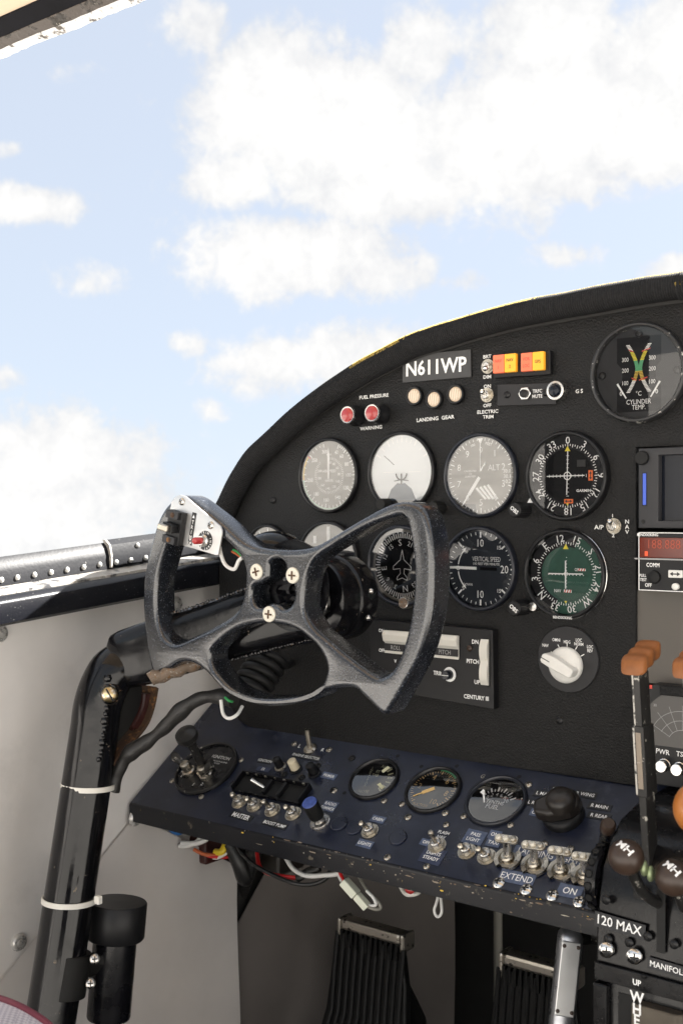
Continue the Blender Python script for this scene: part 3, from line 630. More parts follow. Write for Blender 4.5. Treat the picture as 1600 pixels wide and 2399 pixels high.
# attitude indicator
t, Ri, z = gauge('attitude_indicator', 'attitude indicator with pale reflection-toned face and small aircraft symbol', MP(943, 1106), .0415, dial='sky_drum_glare', bezel='bezel_black')
prints(t, 'earth_drum', lambda b: b.flat([(-.019, -Ri*.78), (-.013, -Ri*.45), (-.006, -Ri*.30), (.004, -Ri*.30), (.012, -Ri*.45), (.018, -Ri*.78)][::-1][::-1], z+.0002), 'earth_sector')
def pr(b):
    for a in (-60, -45, -30, -20, -10, 0, 10, 20, 30, 45, 60): b.tick(a, Ri*.80, Ri*(.97 if a % 30 == 0 else .92), .0016 if a % 30 == 0 else .0010, z+.0003)
    b.box((-.016, 0, z+.0003), (.014, .0007, .0002)); b.box((.016, 0, z+.0003), (.014, .0007, .0002))
prints(t, 'print_white', pr)
def pr(b):
    for s in (-1, 1): b.arc(90*s, 185*s, .0058, .0072, z+.0012, (0, -.0015), 10)
    b.box((0, -.007, z+.0012), (.0014, .011, .0003)); b.prism([(-.009, -.0088), (0, -.0070), (.009, -.0088), (.009, -.0094), (0, -.0082), (-.009, -.0094)][::-1], z+.001, z+.0013)
    b.tick(-52, .012, .028, .0006, z+.0004)
prints(t, 'print_dark', pr, 'aircraft_symbol')
Rm = Ri*.999; yc = -Ri*.76; a0 = math.acos(.76)
b = MB(); b.prism([(Rm*math.sin(math.pi+a0-2*a0*i/20), Rm*math.cos(math.pi+a0-2*a0*i/20)) for i in range(21)], z, z+.0022); b.build('mask', 'bezel_black', t, 0)
knob(t, MP(911, 1182), .0062, .016, 'rubber_black')
# altimeter
t, Ri, z = gauge('altimeter', 'altimeter with white hands and striped window reading near sea level', MP(1128, 1114), .0412, dial='dial_taupe', bezel='bezel_blue')
def pr(b):
    for i in range(50): b.tick(i*7.2, Ri*(.83 if i % 5 == 0 else .89), Ri*.96, .0010 if i % 5 == 0 else .0006, z+.0003)
    for k in range(10):
        if k in (0,): continue
        a = R(36*k); b.text(str(k), math.sin(a)*Ri*.69, math.cos(a)*Ri*.69, .0064, z+.0003, 0, .0)
    b.text('0', 0, Ri*.66, .0055, z+.0003, 0, 0); b.text('ALT', Ri*.38, Ri*.20, .0058, z+.0003, 0, 0, .9); b.text('FEET', Ri*.23, Ri*.80, .0026, z+.0003, R(-15)); b.text('100', -Ri*.24, Ri*.78, .0026, z+.0003, R(15))
    b.text('CALIBRATED', -Ri*.32, Ri*.12, .0017, z+.0003, 0, .004); b.text('TO', -Ri*.32, Ri*.05, .0017, z+.0003); b.text('20,000 FEET', -Ri*.32, -Ri*.02, .0017, z+.0003, 0, .004)
    for i, s in enumerate(('30.0', '30.1', '30.2')): b.text(s, Ri*.76, Ri*(.10-.13*i), .0035, z+.0003, 0, .004)
    for i in range(14): b.box((Ri*.905, Ri*(.17-.026*i), z+.0003), (.0018, .0003, .0001))
    for i in range(4): x = -Ri*.16+i*.0042; b.flat([(x, -Ri*.34+.001*i), (x+.0018, -Ri*.30+.001*i), (x+.0128, -Ri*.60), (x+.0104, -Ri*.62)][::-1], z+.0003)
prints(t, 'print_white', pr)
prints(t, 'print_dark', lambda b: b.flat([(-Ri*.58, -Ri*.72), (-Ri*.16, -Ri*.74), (-Ri*.13, -Ri*.985), (-Ri*.45, -Ri*.885)][::-1], z+.00022), 'dark_window')
b = MB(); a = R(215); dx, dy = math.sin(a), math.cos(a)
b.tick(215, .002, Ri*.60, .0034, z+.0013); b.tick(215, Ri*.60, Ri*.86, .0018, z+.0013); b.build('needle', 'print_white', t, 0)
b = MB(); b.flat([(-.0008, .004), (.0055, Ri*.36), (.0055, Ri*.26), (.0030, Ri*.22), (.0012, .004)][::-1], z+.0016); b.flat([(-.0004, .004), (-.0004, Ri*.88), (.0004, Ri*.88), (.0004, .004)][::-1], z+.0016); b.flat([(0, Ri*.80), (-.0032, Ri*.95), (.0032, Ri*.95)][::-1], z+.0016)
b.build('needle', 'print_white', t, 0)
knob(t, MP(1033, 1190), .0066, .016, 'rubber_black')
# VOR / course indicators
def course(label, P, dial, card, outer_bezel, knobpx, maker, top_txt, flags, c0, reversed_names=None):
    t, Ri, z = gauge('course_indicator', label, P, .0415, dial=dial, bezel=outer_bezel, depth=.0085, lip=.0038, glass='glass_dull')
    def pr(b):
        for i in range(72): b.tick(i*5, Ri*(.70 if i % 2 == 0 else .73), Ri*.775, .0007, z+.0003)
        for i in range(12):
            a = 30*i+c0; s = top_txt[i]; b.text(s, math.sin(R(a))*Ri*.868, math.cos(R(a))*Ri*.868, .0066, z+.0003, R(-a), .004)
    prints(t, 'print_white', pr, 'compass_card')
    b = MB(); b.disc(Ri*.66, z+.0002, 48); b.build('centre_dial', card, t, 0)
    prints(t, 'yellow', lambda b: b.flat([(-.0028, Ri*.60), (.0028, Ri*.60), (0, Ri*.73)], z+.0009), 'index_marker')
    prints(t, 'yellow', lambda b: b.flat([(-.0014, -Ri*.66), (0, -Ri*.73), (.0014, -Ri*.66)][::-1], z+.0009), 'index_marker')
    return t, Ri, z
t, Ri, z = course('course indicator with orange arrow flags and white cross needles, black card', MP(1331, 1115), 'dial_black', 'dial_dark', 'bezel_black', None, None,
    ['0','3','6','9','12','15','18','21','24','27','30','33'], None, 0)
def pr(b):
    for i in range(-5, 6):
        if i: b.box((i*.0037, 0, z+.0006), (.0004, .0028, .0001)); b.box((0, i*.0037, z+.0006), (.0024, .0004, .0001))
    b.arc(0, 360, .0030, .0038, z+.0012); b.text('GARMIN', Ri*.42, -Ri*.36, .0024, z+.0006, 0, .02, 1.1)
prints(t, 'print_white', pr)
b = MB(); b.tick(1.5, -Ri*.46, Ri*.60, .0009, z+.0016); b.tick(-90.5, -Ri*.46, Ri*.55, .0009, z+.0018); b.build('needle', 'print_white', t, 0)
prints(t, 'orange_flag', lambda b: b.box((Ri*.61, 0, z+.0010), (.0042, .0094, .0003)), 'flag'); prints(t, 'orange_flag', lambda b: b.box((.0012, -Ri*.615, z+.0010), (.0088, .0040, .0003)), 'flag')
for (cx, cy, hz_) in ((Ri*.61, 0, 0), (.0012, -Ri*.615, 1)):
    def pr(b):
        T = Matrix.Translation((cx, cy, z+.0013)) @ Matrix.Rotation(R(90)*hz_, 4, 'Z')
        b.add([(-.0004, -.002, 0), (.0004, -.002, 0), (.0004, .002, 0), (-.0004, .002, 0)], [(0, 1, 2, 3)], T); b.add([(-.0015, .0016, 0), (.0015, .0016, 0), (0, .0038, 0)], [(0, 1, 2)], T); b.add([(-.0015, -.0016, 0), (0, -.0038, 0), (.0015, -.0016, 0)], [(0, 1, 2)], T)
    prints(t, 'print_dark', pr, 'flag_arrow')
prints(t, 'print_dark', lambda b: b.box((Ri*.36, Ri*.30, z+.0005), (.0085, .0062, .0004)), 'blank_window')
knob(t, MP(1229, 1195), .0072, .020, 'plastic_black', 'OBS')
P = MP(1242, 1173); q = loc_of(t, P); b = MB(); b.flat([(q.x-.003, q.y-.002), (q.x+.003, q.y-.002), (q.x, q.y+.003)], .0008); b.build('pointer', 'print_white', t, 0)
t, Ri, z = course('course indicator with green face and red-striped flags, chrome edged bezel', MP(1327, 1344), 'dial_black', 'dial_green', 'bezel_black', None, None,
    ['12','15','S','21','24','W','30','33','N','3','6','E'], None, -10)
b = MB(); b.arc(20, 200, Ri*.665, Ri*.985, z+.0001, n=40); b.build('card_sector', 'dial_green', t, 0)
b = MB(); b.lathe([(.0418, .0002), (.0418, .0045), (.0412, .0052), (.0405, .0045)], 64); b.build('rim', 'steel_bright', t, 40)
def pr(b):
    for i in range(-5, 6):
        if i: b.disc(.0005, z+.0006, 8, (i*.0035, -.0010)); b.disc(.0004, z+.0006, 8, (.0006, i*.0030))
    b.arc(0, 360, .0016, .0021, z+.0007, n=14); b.text('GS', Ri*.28, Ri*.11, .0028, z+.0006, 0, 0, .8); b.text('NAV', -Ri*.22, -Ri*.42, .0030, z+.0006, 0, 0, .8)
    b.box((Ri*.42, Ri*.11, z+.0007), (.0078, .0022, .0001)); b.box((Ri*.05, -Ri*.42, z+.0007), (.0078, .0026, .0001))
prints(t, 'print_white', pr)
def pr(b):
    for cx, cy, h in ((Ri*.42, Ri*.11, .0022), (Ri*.05, -Ri*.42, .0026)):
        for k in (-1, 0, 1): x = cx+k*.0026; b.flat([(x-.0010, cy-h/2), (x+.0002, cy-h/2), (x+.0012, cy+h/2), (x, cy+h/2)], z+.0009)
prints(t, 'red_mark', pr, 'flag_stripe')
b = MB(); b.tick(0, -Ri*.36, Ri*.32, .0013, z+.0014); b.tick(-91, -Ri*.46, Ri*.46, .0011, z+.0016); b.build('needle', 'print_white', t, 0)
b = MB(); b.text('BENDIX/KING', 0, -.0397, .0024, .0087, 0, .01, .9); b.build('maker_name', 'print_white', t, 0)
knob(t, MP(1230, 1422), .0074, .022, 'plastic_black', 'OBS')
q = loc_of(t, MP(1256, 1420)); b = MB(); b.lathe([(.0048, 0), (.0048, .006), (.004, .008), (.0001, .0085)], 20, Matrix.Translation((q.x, q.y, 0))); b.build('collar', 'steel', t)
# vertical speed
t, Ri, z = gauge('vertical_speed_indicator', 'vertical speed indicator with white needle pointing left to zero', MP(1127, 1332), .0410, dial='dial_bluegrey', bezel='bezel_blue', depth=.008, glass='glass_dull')
VS = [(0,-90),(5,-45),(10,0),(15,50),(20,90)]
def pr(b):
    for s in (-1, 1):
        for i in range(4):
            v0, a0_ = VS[i]; v1, a1_ = VS[i+1]
            for j in range(5):
                a = a0_+(a1_-a0_)*j/5; a = a if s > 0 else 180-a
                b.tick(a, Ri*(.80 if j == 0 else .87), Ri*.95, .0017 if j == 0 else .0007, z+.0003)
        b.text('10', 0, s*Ri*.66, .0072, z+.0003, 0, .0, .85); b.text('5', -Ri*.52, s*Ri*.52, .0040, z+.0003); b.text('15', Ri*.55, s*Ri*.55, .0036, z+.0003)
        b.arc(-82 if s > 0 else -98, -48 if s > 0 else -132, Ri*.66, Ri*.69, z+.0003, n=8)
        a = R(-44 if s > 0 else -136); cx, cy = math.sin(a)*Ri*.675, math.cos(a)*Ri*.675; T = Matrix.Translation((cx, cy, z+.0003)) @ Matrix.Rotation(R(-34 if s > 0 else 180+34), 4, 'Z'); b.add([(-.0016, -.002, 0), (.0016, -.002, 0), (0, .0024, 0)], [(0, 1, 2)], T)
    b.text('20', Ri*.70, 0, .0074, z+.0003, 0, 0, .85); b.tick(90, Ri*.88, Ri*.96, .0016, z+.0003)
    b.text('VERTICAL SPEED', Ri*.17, Ri*.25, .0046, z+.0003, 0, -.008, .64); b.text('100 FEET PER MINUTE', Ri*.17, Ri*.125, .0024, z+.0003, 0, -.004, .9)
    b.text('UP', -Ri*.43, Ri*.42, .0026, z+.0003); b.text('DOWN', -Ri*.38, -Ri*.42, .0024, z+.0003, 0, 0, .9); b.arc(0, 360, .0016, .0022, z+.0003, (-Ri*.675, 0), 12)
prints(t, 'print_white', pr)
b = MB(); b.prism([(-Ri*.93, .0012), (-Ri*.70, .0018), (-.004, .0016), (-.004, -.0012), (-Ri*.70, -.0008), (-Ri*.93, -.0002)][::-1], z+.001, z+.0016); b.build('needle', 'print_white', t, 0)
b = MB(); b.box((.009, 0, z+.001), (.018, .003, .0005)); b.build('needle_tail', 'dial_dark', t, 0)
# directional gyro (behind the wheel rim)
t, Ri, z = gauge('directional_gyro', 'directional gyro with white aircraft outline half hidden by the wheel rim', MP(945, 1325), .0415, dial='dial_dark', bezel='bezel_blue', depth=.008)
def pr(b):
    for i in range(72): b.tick(i*5, Ri*.74, Ri*(.90 if i % 2 == 0 else .86), .0011, z+.0003)
    for i, s in enumerate(['S','21','24','W','30','33','N','3','6','E','12','15']): a = 30*i-8; b.text(s, math.sin(R(a))*Ri*.62, math.cos(R(a))*Ri*.62, .0066 if s.isalpha() else .0048, z+.0003, R(-a), 0)
    pl = [(0, .016), (.0022, .006), (.011, -.001), (.011, -.0042), (.0026, -.0030), (.0022, -.0080), (.0062, -.0120), (.0062, -.0148), (0, -.0125)]
    pl = pl + [(-x, y) for x, y in reversed(pl[1:-1])]
    n = len(pl)
    for i in range(n):
        p, q = V(pl[i]), V(pl[(i+1) % n]); d = (q-p).normalized(); w = V((-d.y, d.x))*.00035
        b.flat([tuple(p-w), tuple(q-w), tuple(q+w), tuple(p+w)], z+.0012)
prints(t, 'print_white', pr)
b = MB(); b.arc(0, 360, Ri*.90, Ri*.995, z+.0002, n=48); b.build('rim_ring', 'dial_taupe', t, 0)
knob(t, MP(957, 1411), .0062, .010, 'steel', None)
q = loc_of(t, MP(957, 1411)); b = MB(); b.disc(.0052, .0103, 20, (q.x, q.y)); b.build('knob_face', 'rust_pale', t, 0)
# two half-hidden gauges further left
t, Ri, z = gauge('turn_indicator', 'turn indicator with painted pale reflection on top and white needle behind the yoke spoke', MP(772, 1310), .0412, dial='dial_black')
prints(t, 'dial_taupe', lambda b: b.flat([(Ri*.98*math.sin(R(a)), Ri*.98*math.cos(R(a))) for a in range(-78, 79, 6)][::-1], z+.0002), 'pale_reflection')  # window reflection painted as a pale upper segment of the dial
prints(t, 'print_white', lambda b: (b.box((0, Ri*.62, z+.0008), (.004, Ri*.62, .0004)), b.box((-Ri*.5, Ri*.55, z+.0006), (.004, .008, .0003)), b.box((Ri*.5, Ri*.55, z+.0006), (.004, .008, .0003))))
t, Ri, z = gauge('clock', 'small round gauge with painted pale reflection on top left of the turn indicator', MP(630, 1292), .0310, dial='dial_black')
prints(t, 'dial_taupe', lambda b: b.flat([(Ri*.97*math.sin(R(a)), Ri*.97*math.cos(R(a))) for a in range(-84, 85, 6)][::-1], z+.0002), 'pale_reflection')  # pale segment painted as the window's reflection
prints(t, 'print_white', lambda b: [b.tick(a, Ri*.82, Ri*.94, .0009, z+.0006) for a in range(0, 360, 30)])
# cylinder temperature
t, Ri, z = gauge('cylinder_temperature_gauge', 'large dual cylinder temperature gauge with coloured crossing scales', MP(1497, 874), .0445, dial='dial_grey', bezel='bezel_worn', depth=.008, lip=.0040, glass='glass_dull')
prints(t, 'dial_dark', lambda b: b.flat([(-.0205, .032), (.0205, .032), (.0205, .010), (.0155, .004), (.0155, -.006), (.0205, -.012), (.0205, -.034), (-.0205, -.034), (-.0205, -.012), (-.0155, -.006), (-.0155, .004), (-.0205, .010)][::-1], z+.00015), 'scale_window')
def bow(s, f):        # f 0 (bottom) .. 1 (top); the two scales bow towards each other
    return s*(.0014+.0088*abs(2*f-.96)**1.6), -.0165+.0425*f
def seg_scale(f0, f1, m, name, step=.028):
    def fn(b):
        f = f0
        while f < f1-1e-6:
            for s in (-1, 1):
                x, y = bow(s, f); b.box((x, y, z+.0004), (.0034, .0008, .0001), Matrix.Identity(4))
            f += step
    prints(t, m, fn, name)
seg_scale(0.0, .24, 'print_white', 'white_scale'); seg_scale(.24, .44, 'yellow_arc', 'yellow_scale', .03); seg_scale(.44, .66, 'green_arc', 'green_scale', .022); seg_scale(.66, .84, 'yellow', 'yellow_scale', .027); seg_scale(.86, 1.0, 'print_white', 'white_scale')
for f, s in ((.25, -1), (.25, 1), (.84, -1), (.84, 1)):
    def pr(b): x, y = bow(s, f); b.flat([(x-.0028*s-.0008, y-.001), (x+.0034*s+.0008, y+.0012), (x+.0034*s+.0008, y+.0022), (x-.0028*s-.0008, y)][::1 if s > 0 else -1], z+.0006)
    prints(t, 'red_mark', pr, 'red_line')
def pr(b):
    for s in (-1, 1):
        for tx, y in (('300', .0125), ('200', .0030), ('100', -.0082)): b.text(tx, s*.0125, y, .0038, z+.0005, 0, .0, .8)
        b.text('0', s*.0165, -.0172, .0038, z+.0005)
    b.text('°C', 0, -.0180, .0040, z+.0005, 0, 0, .9); b.text('CYLINDER', 0, -.0252, .0042, z+.0005, 0, 0, .82); b.text('TEMP.', 0, -.0300, .0042, z+.0005, 0, 0, .82)
    for s in (-1, 1): b.flat([(s*.0205, -.0090), (s*.0190, -.0080), (s*.0108, -.0215), (s*.0118, -.0222)][::1 if s < 0 else -1], z+.0012)
prints(t, 'print_white', pr)
for a in (90, 180, 0): q = (.0345*math.cos(R(a)), .0345*math.sin(R(a)), z); put(SCREW_BLACK, 'screw', t, q, (0, 0, .3), .9)

# ------------------------------------------------------------------ switches, lamps and plates on the main panel
def quadP(c): return [MP(*p) for p in c]
def plate(name, label, cat, corners, h, m, bevel=.0004, group=None, alpha=AM, fn=MP):
    ps = [fn(*p) for p in corners]; c = sum(ps, V())/4; t = thing(name, label, cat, c, alpha, group)
    ls = [loc_of(t, p) for p in ps]; b = MB(); b.prism([(q.x, q.y) for q in ls], .0002, h); 
    o = b.build('plate', m, t, 0, bevel); return t, ls
t, ls = plate('registration_placard', 'grey placard reading N611WP in bold white letters', 'placard', [(944.5, 897), (1105, 883.5), (1104, 818.5), (944.5, 834)], .0016, 'sign_grey')
ang = math.atan2(ls[1].y-ls[0].y, ls[1].x-ls[0].x)
b = MB(); b.text('N611WP', 0, -.0002, .0142, .0018, ang, .022, .93); b.build('lettering', 'print_white', t, 0)
toggle(MP(1142.5, 858.5), AM, 'small toggle switch between the words BRT and DIM', MP(1136, 863, .014), 'panel toggles', True)
toggle(MP(1141, 925.5), AM, 'small toggle switch marked ON and OFF, electric trim', MP(1129, 917, .016), 'panel toggles', True)
toggle(MP(1437.5, 1232.5), AM, 'small toggle switch between A/P and NAV lettering', MP(1428.5, 1223, .014), 'panel toggles', True)
def annun(label, c, la, lb, ta, tb_):
    ps = [MP(*p) for p in c]; ce = sum(ps, V())/4; t = thing('annunciator_lamp', label, 'indicator lamp', ce, AM, 'annunciator lamps')
    ls = [loc_of(t, p) for p in ps]; w = abs(ls[1].x-ls[0].x); h = abs(ls[3].y-ls[0].y)
    b = MB(); b.box((.0012, -.0012, .003), (w+.0058, h+.0046, .006)); b.build('housing', 'plastic_black', t, 0, .0006)
    for k, (m, tx) in enumerate(((la, ta), (lb, tb_))):
        x = (-w/4, w/4)[k]; b = MB(); b.box((x, .0004, .0085), (w/2-.0004, h, .005)); o = b.build('lens', m, t, 0, .0008)
        for i, s in enumerate(tx):
            b = MB(); b.text(s, x, .0032-.0062*i if len(tx) > 1 else 0, .0030, .0112, 0, .012, .85); b.build('lettering', 'print_dark' if k else 'red_mark', o, 0)
annun('square lamp, red and amber halves, marked NAV 2', [(1167, 877.5), (1221, 875), (1221, 832), (1167, 835)], 'lamp_red', 'lamp_amber', ['NAV', '1'], ['NAV', '2'])
annun('square lamp, red and amber halves, marked GPS', [(1232, 873), (1286, 871), (1286, 828), (1232, 830)], 'lamp_red', 'lamp_amber', ['VOR', 'LOC'], ['GPS'])
t, ls = plate('mute_button_plate', 'narrow black plate with silver nut button and TRFC MUTE lettering', 'switch plate', [(1167, 951), (1304, 947), (1304, 897), (1167, 901)], .0022, 'plate_grey')
for px, py in ((1190, 925.5), (1280, 920.5)): put(SCREW_BLACK, 'screw', t, loc_of(t, MP(px, py))+V((0, 0, .0022)), (0, 0, .2), .85)
q = loc_of(t, MP(1233.5, 923)); b = MB(); b.prism([(q.x+x, q.y+y) for x, y in hexpoly(.0068)], .002, .0050); b.build('nut', 'steel_bright', t, 20, .0006)
b = MB(); b.lathe([(.0040, .005), (.0038, .0075), (.003, .008), (.0001, .0082)], 20, Matrix.Translation((q.x, q.y, 0))); b.build('button', 'plastic_black', t)
q = loc_of(t, MP(1261, 922)); b = MB(); b.text('TRFC', q.x, q.y+.0022, .0032, .0025, 0, .01, .9); b.text('MUTE', q.x, q.y-.0026, .0032, .0025, 0, .01, .9); b.build('lettering', 'print_white', t, 0)
t = thing('lamp_button', 'round chrome-ringed lamp button beside the letters GS', 'button', MP(1313, 917), AM)
b = MB(); b.lathe([(.0085, 0), (.0090, .010), (.0086, .0115), (.0066, .0118), (.0058, .0110)], 32); b.build('ring', 'steel', t)
b = MB(); b.lathe([(.0060, .006), (.0058, .0120), (.0045, .0138), (.0001, .0145)], 28); b.build('lens', 'screen_dark', t)
for k, (px, py, d) in enumerate(((973, 928, 'left of the three'), (1019, 936, 'middle of the three'), (1069.5, 924, 'right of the three'))):
    t = thing('gear_lamp', 'round tan landing gear lamp, '+d, 'indicator lamp', MP(px, py), AM, 'landing gear lamps')
    b = MB(); b.lathe([(.0098, .0002), (.0098, .0022), (.0090, .0035), (.0078, .0035), (.0070, .0015)], 32); b.build('ring', 'bezel_black', t)
    b = MB(); b.lathe([(.0074, .001), (.0072, .0026), (.005, .0034), (.0001, .0036)], 28); b.build('lens', 'tan_lens', t)
    b = MB()
    for i in range(-2, 3): l = math.sqrt(max(0, .0064**2-(i*.0026)**2)); b.box((i*.0026, 0, .0036), (.0011, 2*l*.86, .0002), Matrix.Rotation(R(-8), 4, 'Z'))
    b.build('lens_rib', 'tan_stripe', t, 0)
for px, py, d in ((829, 973.5, 'left'), (886, 969, 'right')):
    t = thing('warning_lamp', 'red fuel pressure warning lamp, %s of the pair' % d, 'indicator lamp', MP(px+8, py+1), AM, 'fuel pressure warning lamps')
    b = MB(); b.lathe([(.0108, 0), (.0108, .006), (.0092, .0085), (.0092, .0150), (.0084, .0158)], 32); b.build('body', 'plastic_black', t)
    b = MB(); b.lathe([(.0090, .0140), (.0093, .0165), (.0086, .0178), (.0074, .0175)], 32); b.build('ring', 'steel', t)
    b = MB(); b.lathe([(.0078, .0165), (.0072, .0182), (.004, .0196), (.0001, .02)], 28); b.build('lens', 'red_lens', t)
# autopilot controller
c4 = [(882, 1609), (1168.5, 1659), (1166, 1474), (880.5, 1449.5)]
t, ls = plate('autopilot_controller', 'black autopilot controller with white rocker switches, marked CENTURY III', 'autopilot', c4, .010, 'plastic_black', .0006)
def at(px, py, off): return loc_of(t, MP(px, py, off))
def T(s, px, py, hpx, m='print_white', bold=.02, wid=.9, z=.0103, rot=0):
    q = at(px, py, z); b = MB(); b.text(s, q.x, q.y, hpx*.000415, z, rot, bold, wid); b.build('lettering', m, t, 0)
for a in (('ON', 893, 1477, 8), ('OFF', 894.5, 1523.5, 8), ('DN', 1112.5, 1503.5, 9.5), ('PITCH', 1107, 1549.5, 9.5), ('UP', 1117, 1598, 9.5), ('TRIM', 1026, 1577, 9.5), ('CENTURY III', 1115, 1634, 9.5), ('V', 926, 1549, 8), ('ROLL', 943, 1592, 8)): T(*a)
q0, q1 = at(903, 1500, .010), at(1076, 1520, .010); xm = (q0.x+q1.x)/2+.0015
yt = at(990, 1482, .010).y; yb = at(990, 1537, .010).y
for k, (xa, xb, tx) in enumerate(((q0.x, xm-.0003, 'ROLL'), (xm+.0003, q1.x, 'PITCH'))):
    b = MB(); h = yt-yb
    prof = [(yt, .0102), (yt, .0148), (yt-h*.18, .0168), (yt-h*.45, .0150), (yt-h*.55, .0118), (yb+h*.12, .0112), (yb, .0125), (yb, .0102)]
    n = len(prof); b.add([(xa, y, z_) for y, z_ in prof]+[(xb, y, z_) for y, z_ in prof], [(i, (i+1) % n, n+(i+1) % n, n+i) for i in range(n)]+[tuple(reversed(range(n))), tuple(range(n, 2*n))])
    o = b.build('rocker', 'cream_plastic', t, 30, .0007)
    b = MB(); b.box(((xa+xb)/2, yb+h*.27, .0121), (xb-xa-.0008, h*.30, .0012)); o2 = b.build('rocker_label', 'plate_grey', o, 0)
    b = MB(); b.text(tx, (xa+xb)/2+(-.008 if k == 0 else .006), yb+h*.27, .0042, .0129, 0, .006, .85); b.build('lettering', 'print_grey', o, 0)
q0, q1 = at(1127, 1497, .010), at(1146, 1606, .010); b = MB()
ys = [q0.y+(q1.y-q0.y)*i/12 for i in range(13)]; zs = [.0108, .013, .0142, .0144, .0142, .0132, .0120, .0132, .0142, .0144, .0142, .013, .0108]
xa, xb = q0.x, q1.x-.0004; vs_ = []
for y, z_ in zip(ys, zs): vs_ += [(xa, y, .0102), (xa, y, z_), (xb, y, z_), (xb, y, .0102)]
fs = [(i*4+k, i*4+k+1, i*4+4+k+1, i*4+4+k) for i in range(12) for k in range(3)]+[(0, 3, 2, 1)[::-1], (48, 49, 50, 51)[::-1]]
b.add(vs_, [f[::-1] for f in fs]); b.build('thumb_rocker', 'cream_plastic', t, 45)
b = MB(); b.box(((xa+xb)/2, (q0.y+q1.y)/2, .0103), (xb-xa+.0024, abs(q1.y-q0.y)+.003, .0003)); b.build('rocker_slot', 'recess', t, 0)
q = at(1053, 1580, .010); b = MB(); b.lathe([(.0072, .0101), (.0070, .0108), (.0045, .0108)], 32, Matrix.Translation((q.x, q.y, 0))); b.build('knob_ring', 'print_white', t)
b = MB(); b.lathe([(.0048, .0102), (.0046, .0185), (.004, .019), (.0001, .019)], 28, Matrix.Translation((q.x, q.y, 0))); o = b.build('trim_knob', 'screen_dark', t)
b = MB(); b.box((q.x, q.y, .0191), (.0085, .0004, .0002), None); b.build('pointer', 'print_white', o, 0)
q = at(1100, 1518.5, .010); b = MB(); b.lathe([(.0030, .0101), (.0030, .0112), (.002, .0120), (.0001, .0124)], 20, Matrix.Translation((q.x, q.y, 0))); b.build('lamp', 'ball_brown', t)
# mode selector
t = thing('mode_selector', 'white pointer knob on a round black NAV to LOC REV selector plate', 'selector knob', MP(1332, 1544), AM)
b = MB(); b.lathe([(.0305, .0002), (.0305, .0022), (.0299, .0030), (.0001, .0030)], 56); b.build('plate', 'plate_grey', t)
b = MB()
for s, a, r in (('NAV', -58, .0262), ('OMNI', -29, .0232), ('HDG', -1, .0190), ('LOC|NORM', 30, .0228), ('LOC|REV', 58, .0265)):
    x, y = math.sin(R(a))*r, math.cos(R(a))*r*.92-.0015
    for i, w in enumerate(s.split('|')): b.text(w, x, y-(i-.5*(len(s.split('|'))-1))*.0036, .0029, .0032, 0, .012, .75)
    b.tick(a*1.02, .0155, .0195, .0007, .0032, (0, -.004))
b.build('lettering', 'print_white', t, 0)
kb = MB(); kb.lathe([(.0165, .003), (.0168, .006), (.0155, .0085), (.0120, .0105), (.0001, .0115)], 44, Matrix.Translation((-.001, -.005, 0))); o = kb.build('knob', 'white_plastic', t, 40)
b = MB(); T_ = Matrix.Translation((-.001, -.005, 0)) @ Matrix.Rotation(R(-24), 4, 'Z')
b.prism([(-.0185, -.0028), (-.0185, .0028), (-.0165, .0050), (-.006, .0062), (.0135, .0046), (.0150, .0025), (.0150, -.0025), (.0135, -.0046), (-.006, -.0052), (-.0165, -.0045)][::-1], .006, .0205, T_)
o2 = b.build('grip', 'white_plastic', o, 30, .0012, seg=3)
b = MB(); b.box((-.0135, 0, .0207), (.009, .0007, .0002), T_); b.build('index_line', 'print_dark', o, 0)

# ------------------------------------------------------------------ radio stack at the right edge
def box_unit(name, label, cat, px0, py0, py1, depth, m, bev=.0008):
    a = MP(px0, py0, depth); c = MP(px0, py1, depth); w = XR-.004-a.x
    t = thing(name, label, cat, V(((a.x+XR)/2, 0, (a.z+c.z)/2)), AM); h = a.z-c.z
    return t, w, h
def unit_at(t, px, py, off): return loc_of(t, MP(px, py, off))
t, w, h = box_unit('display_unit', 'black framed avionics display with dark screen and blue card slot strip', 'display', 1489, 1051, 1237, .012, 'plastic_grey')
q0 = unit_at(t, 1541, 1066, .012); q1 = unit_at(t, 1541, 1220, .012); x0, x1 = -w/2, w/2
fr = [(x0, -h/2), (x1, -h/2), (x1, h/2), (x0, h/2)]; hole = [(q0.x, q1.y), (q0.x, q0.y), (x1-.02, q0.y), (x1-.02, q1.y)]
o = put(shape_mesh('frame', [fr, hole], .0115, .0010, 'plastic_grey', 2), 'frame', t); o.location.z = .012
b = MB(); b.box(((q0.x+x1-.02)/2, (q0.y+q1.y)/2, .003), (x1-.02-q0.x+.002, q0.y-q1.y+.002, .002)); b.build('screen', 'screen_dark', t, 0)
q = unit_at(t, 1509, 1146, .012); b = MB(); b.box((q.x, q.y, .0122), (.0030, .0275, .0012)); b.build('card_strip', 'blue_strip', t, 0, .0005)
b = MB(); b.box((q.x, q.y, .0121), (.0044, .0292, .0003)); b.build('card_slot', 'recess', t, 0)
q = unit_at(t, 1504, 1073, .012); b = MB(); b.lathe([(.0062, .012), (.0060, .0150), (.0052, .0158), (.0001, .016)], 28, Matrix.Translation((q.x, q.y, 0))); b.build('button', 'rubber_black', t)
q = unit_at(t, 1506, 1222, .012); b = MB(); b.disc(.0019, .0122, 20, (q.x, q.y)); b.build('light_sensor', 'recess', t, 0)
t, w, h = box_unit('comm_radio', 'black comm radio with red digit display and transfer button', 'radio', 1489.5, 1246, 1383, .010, 'plastic_black')
b = MB(); b.box((0, 0, .0050), (w, h, .0096)); b.build('housing', 'plastic_black', t, 0, .0006)
b = MB()
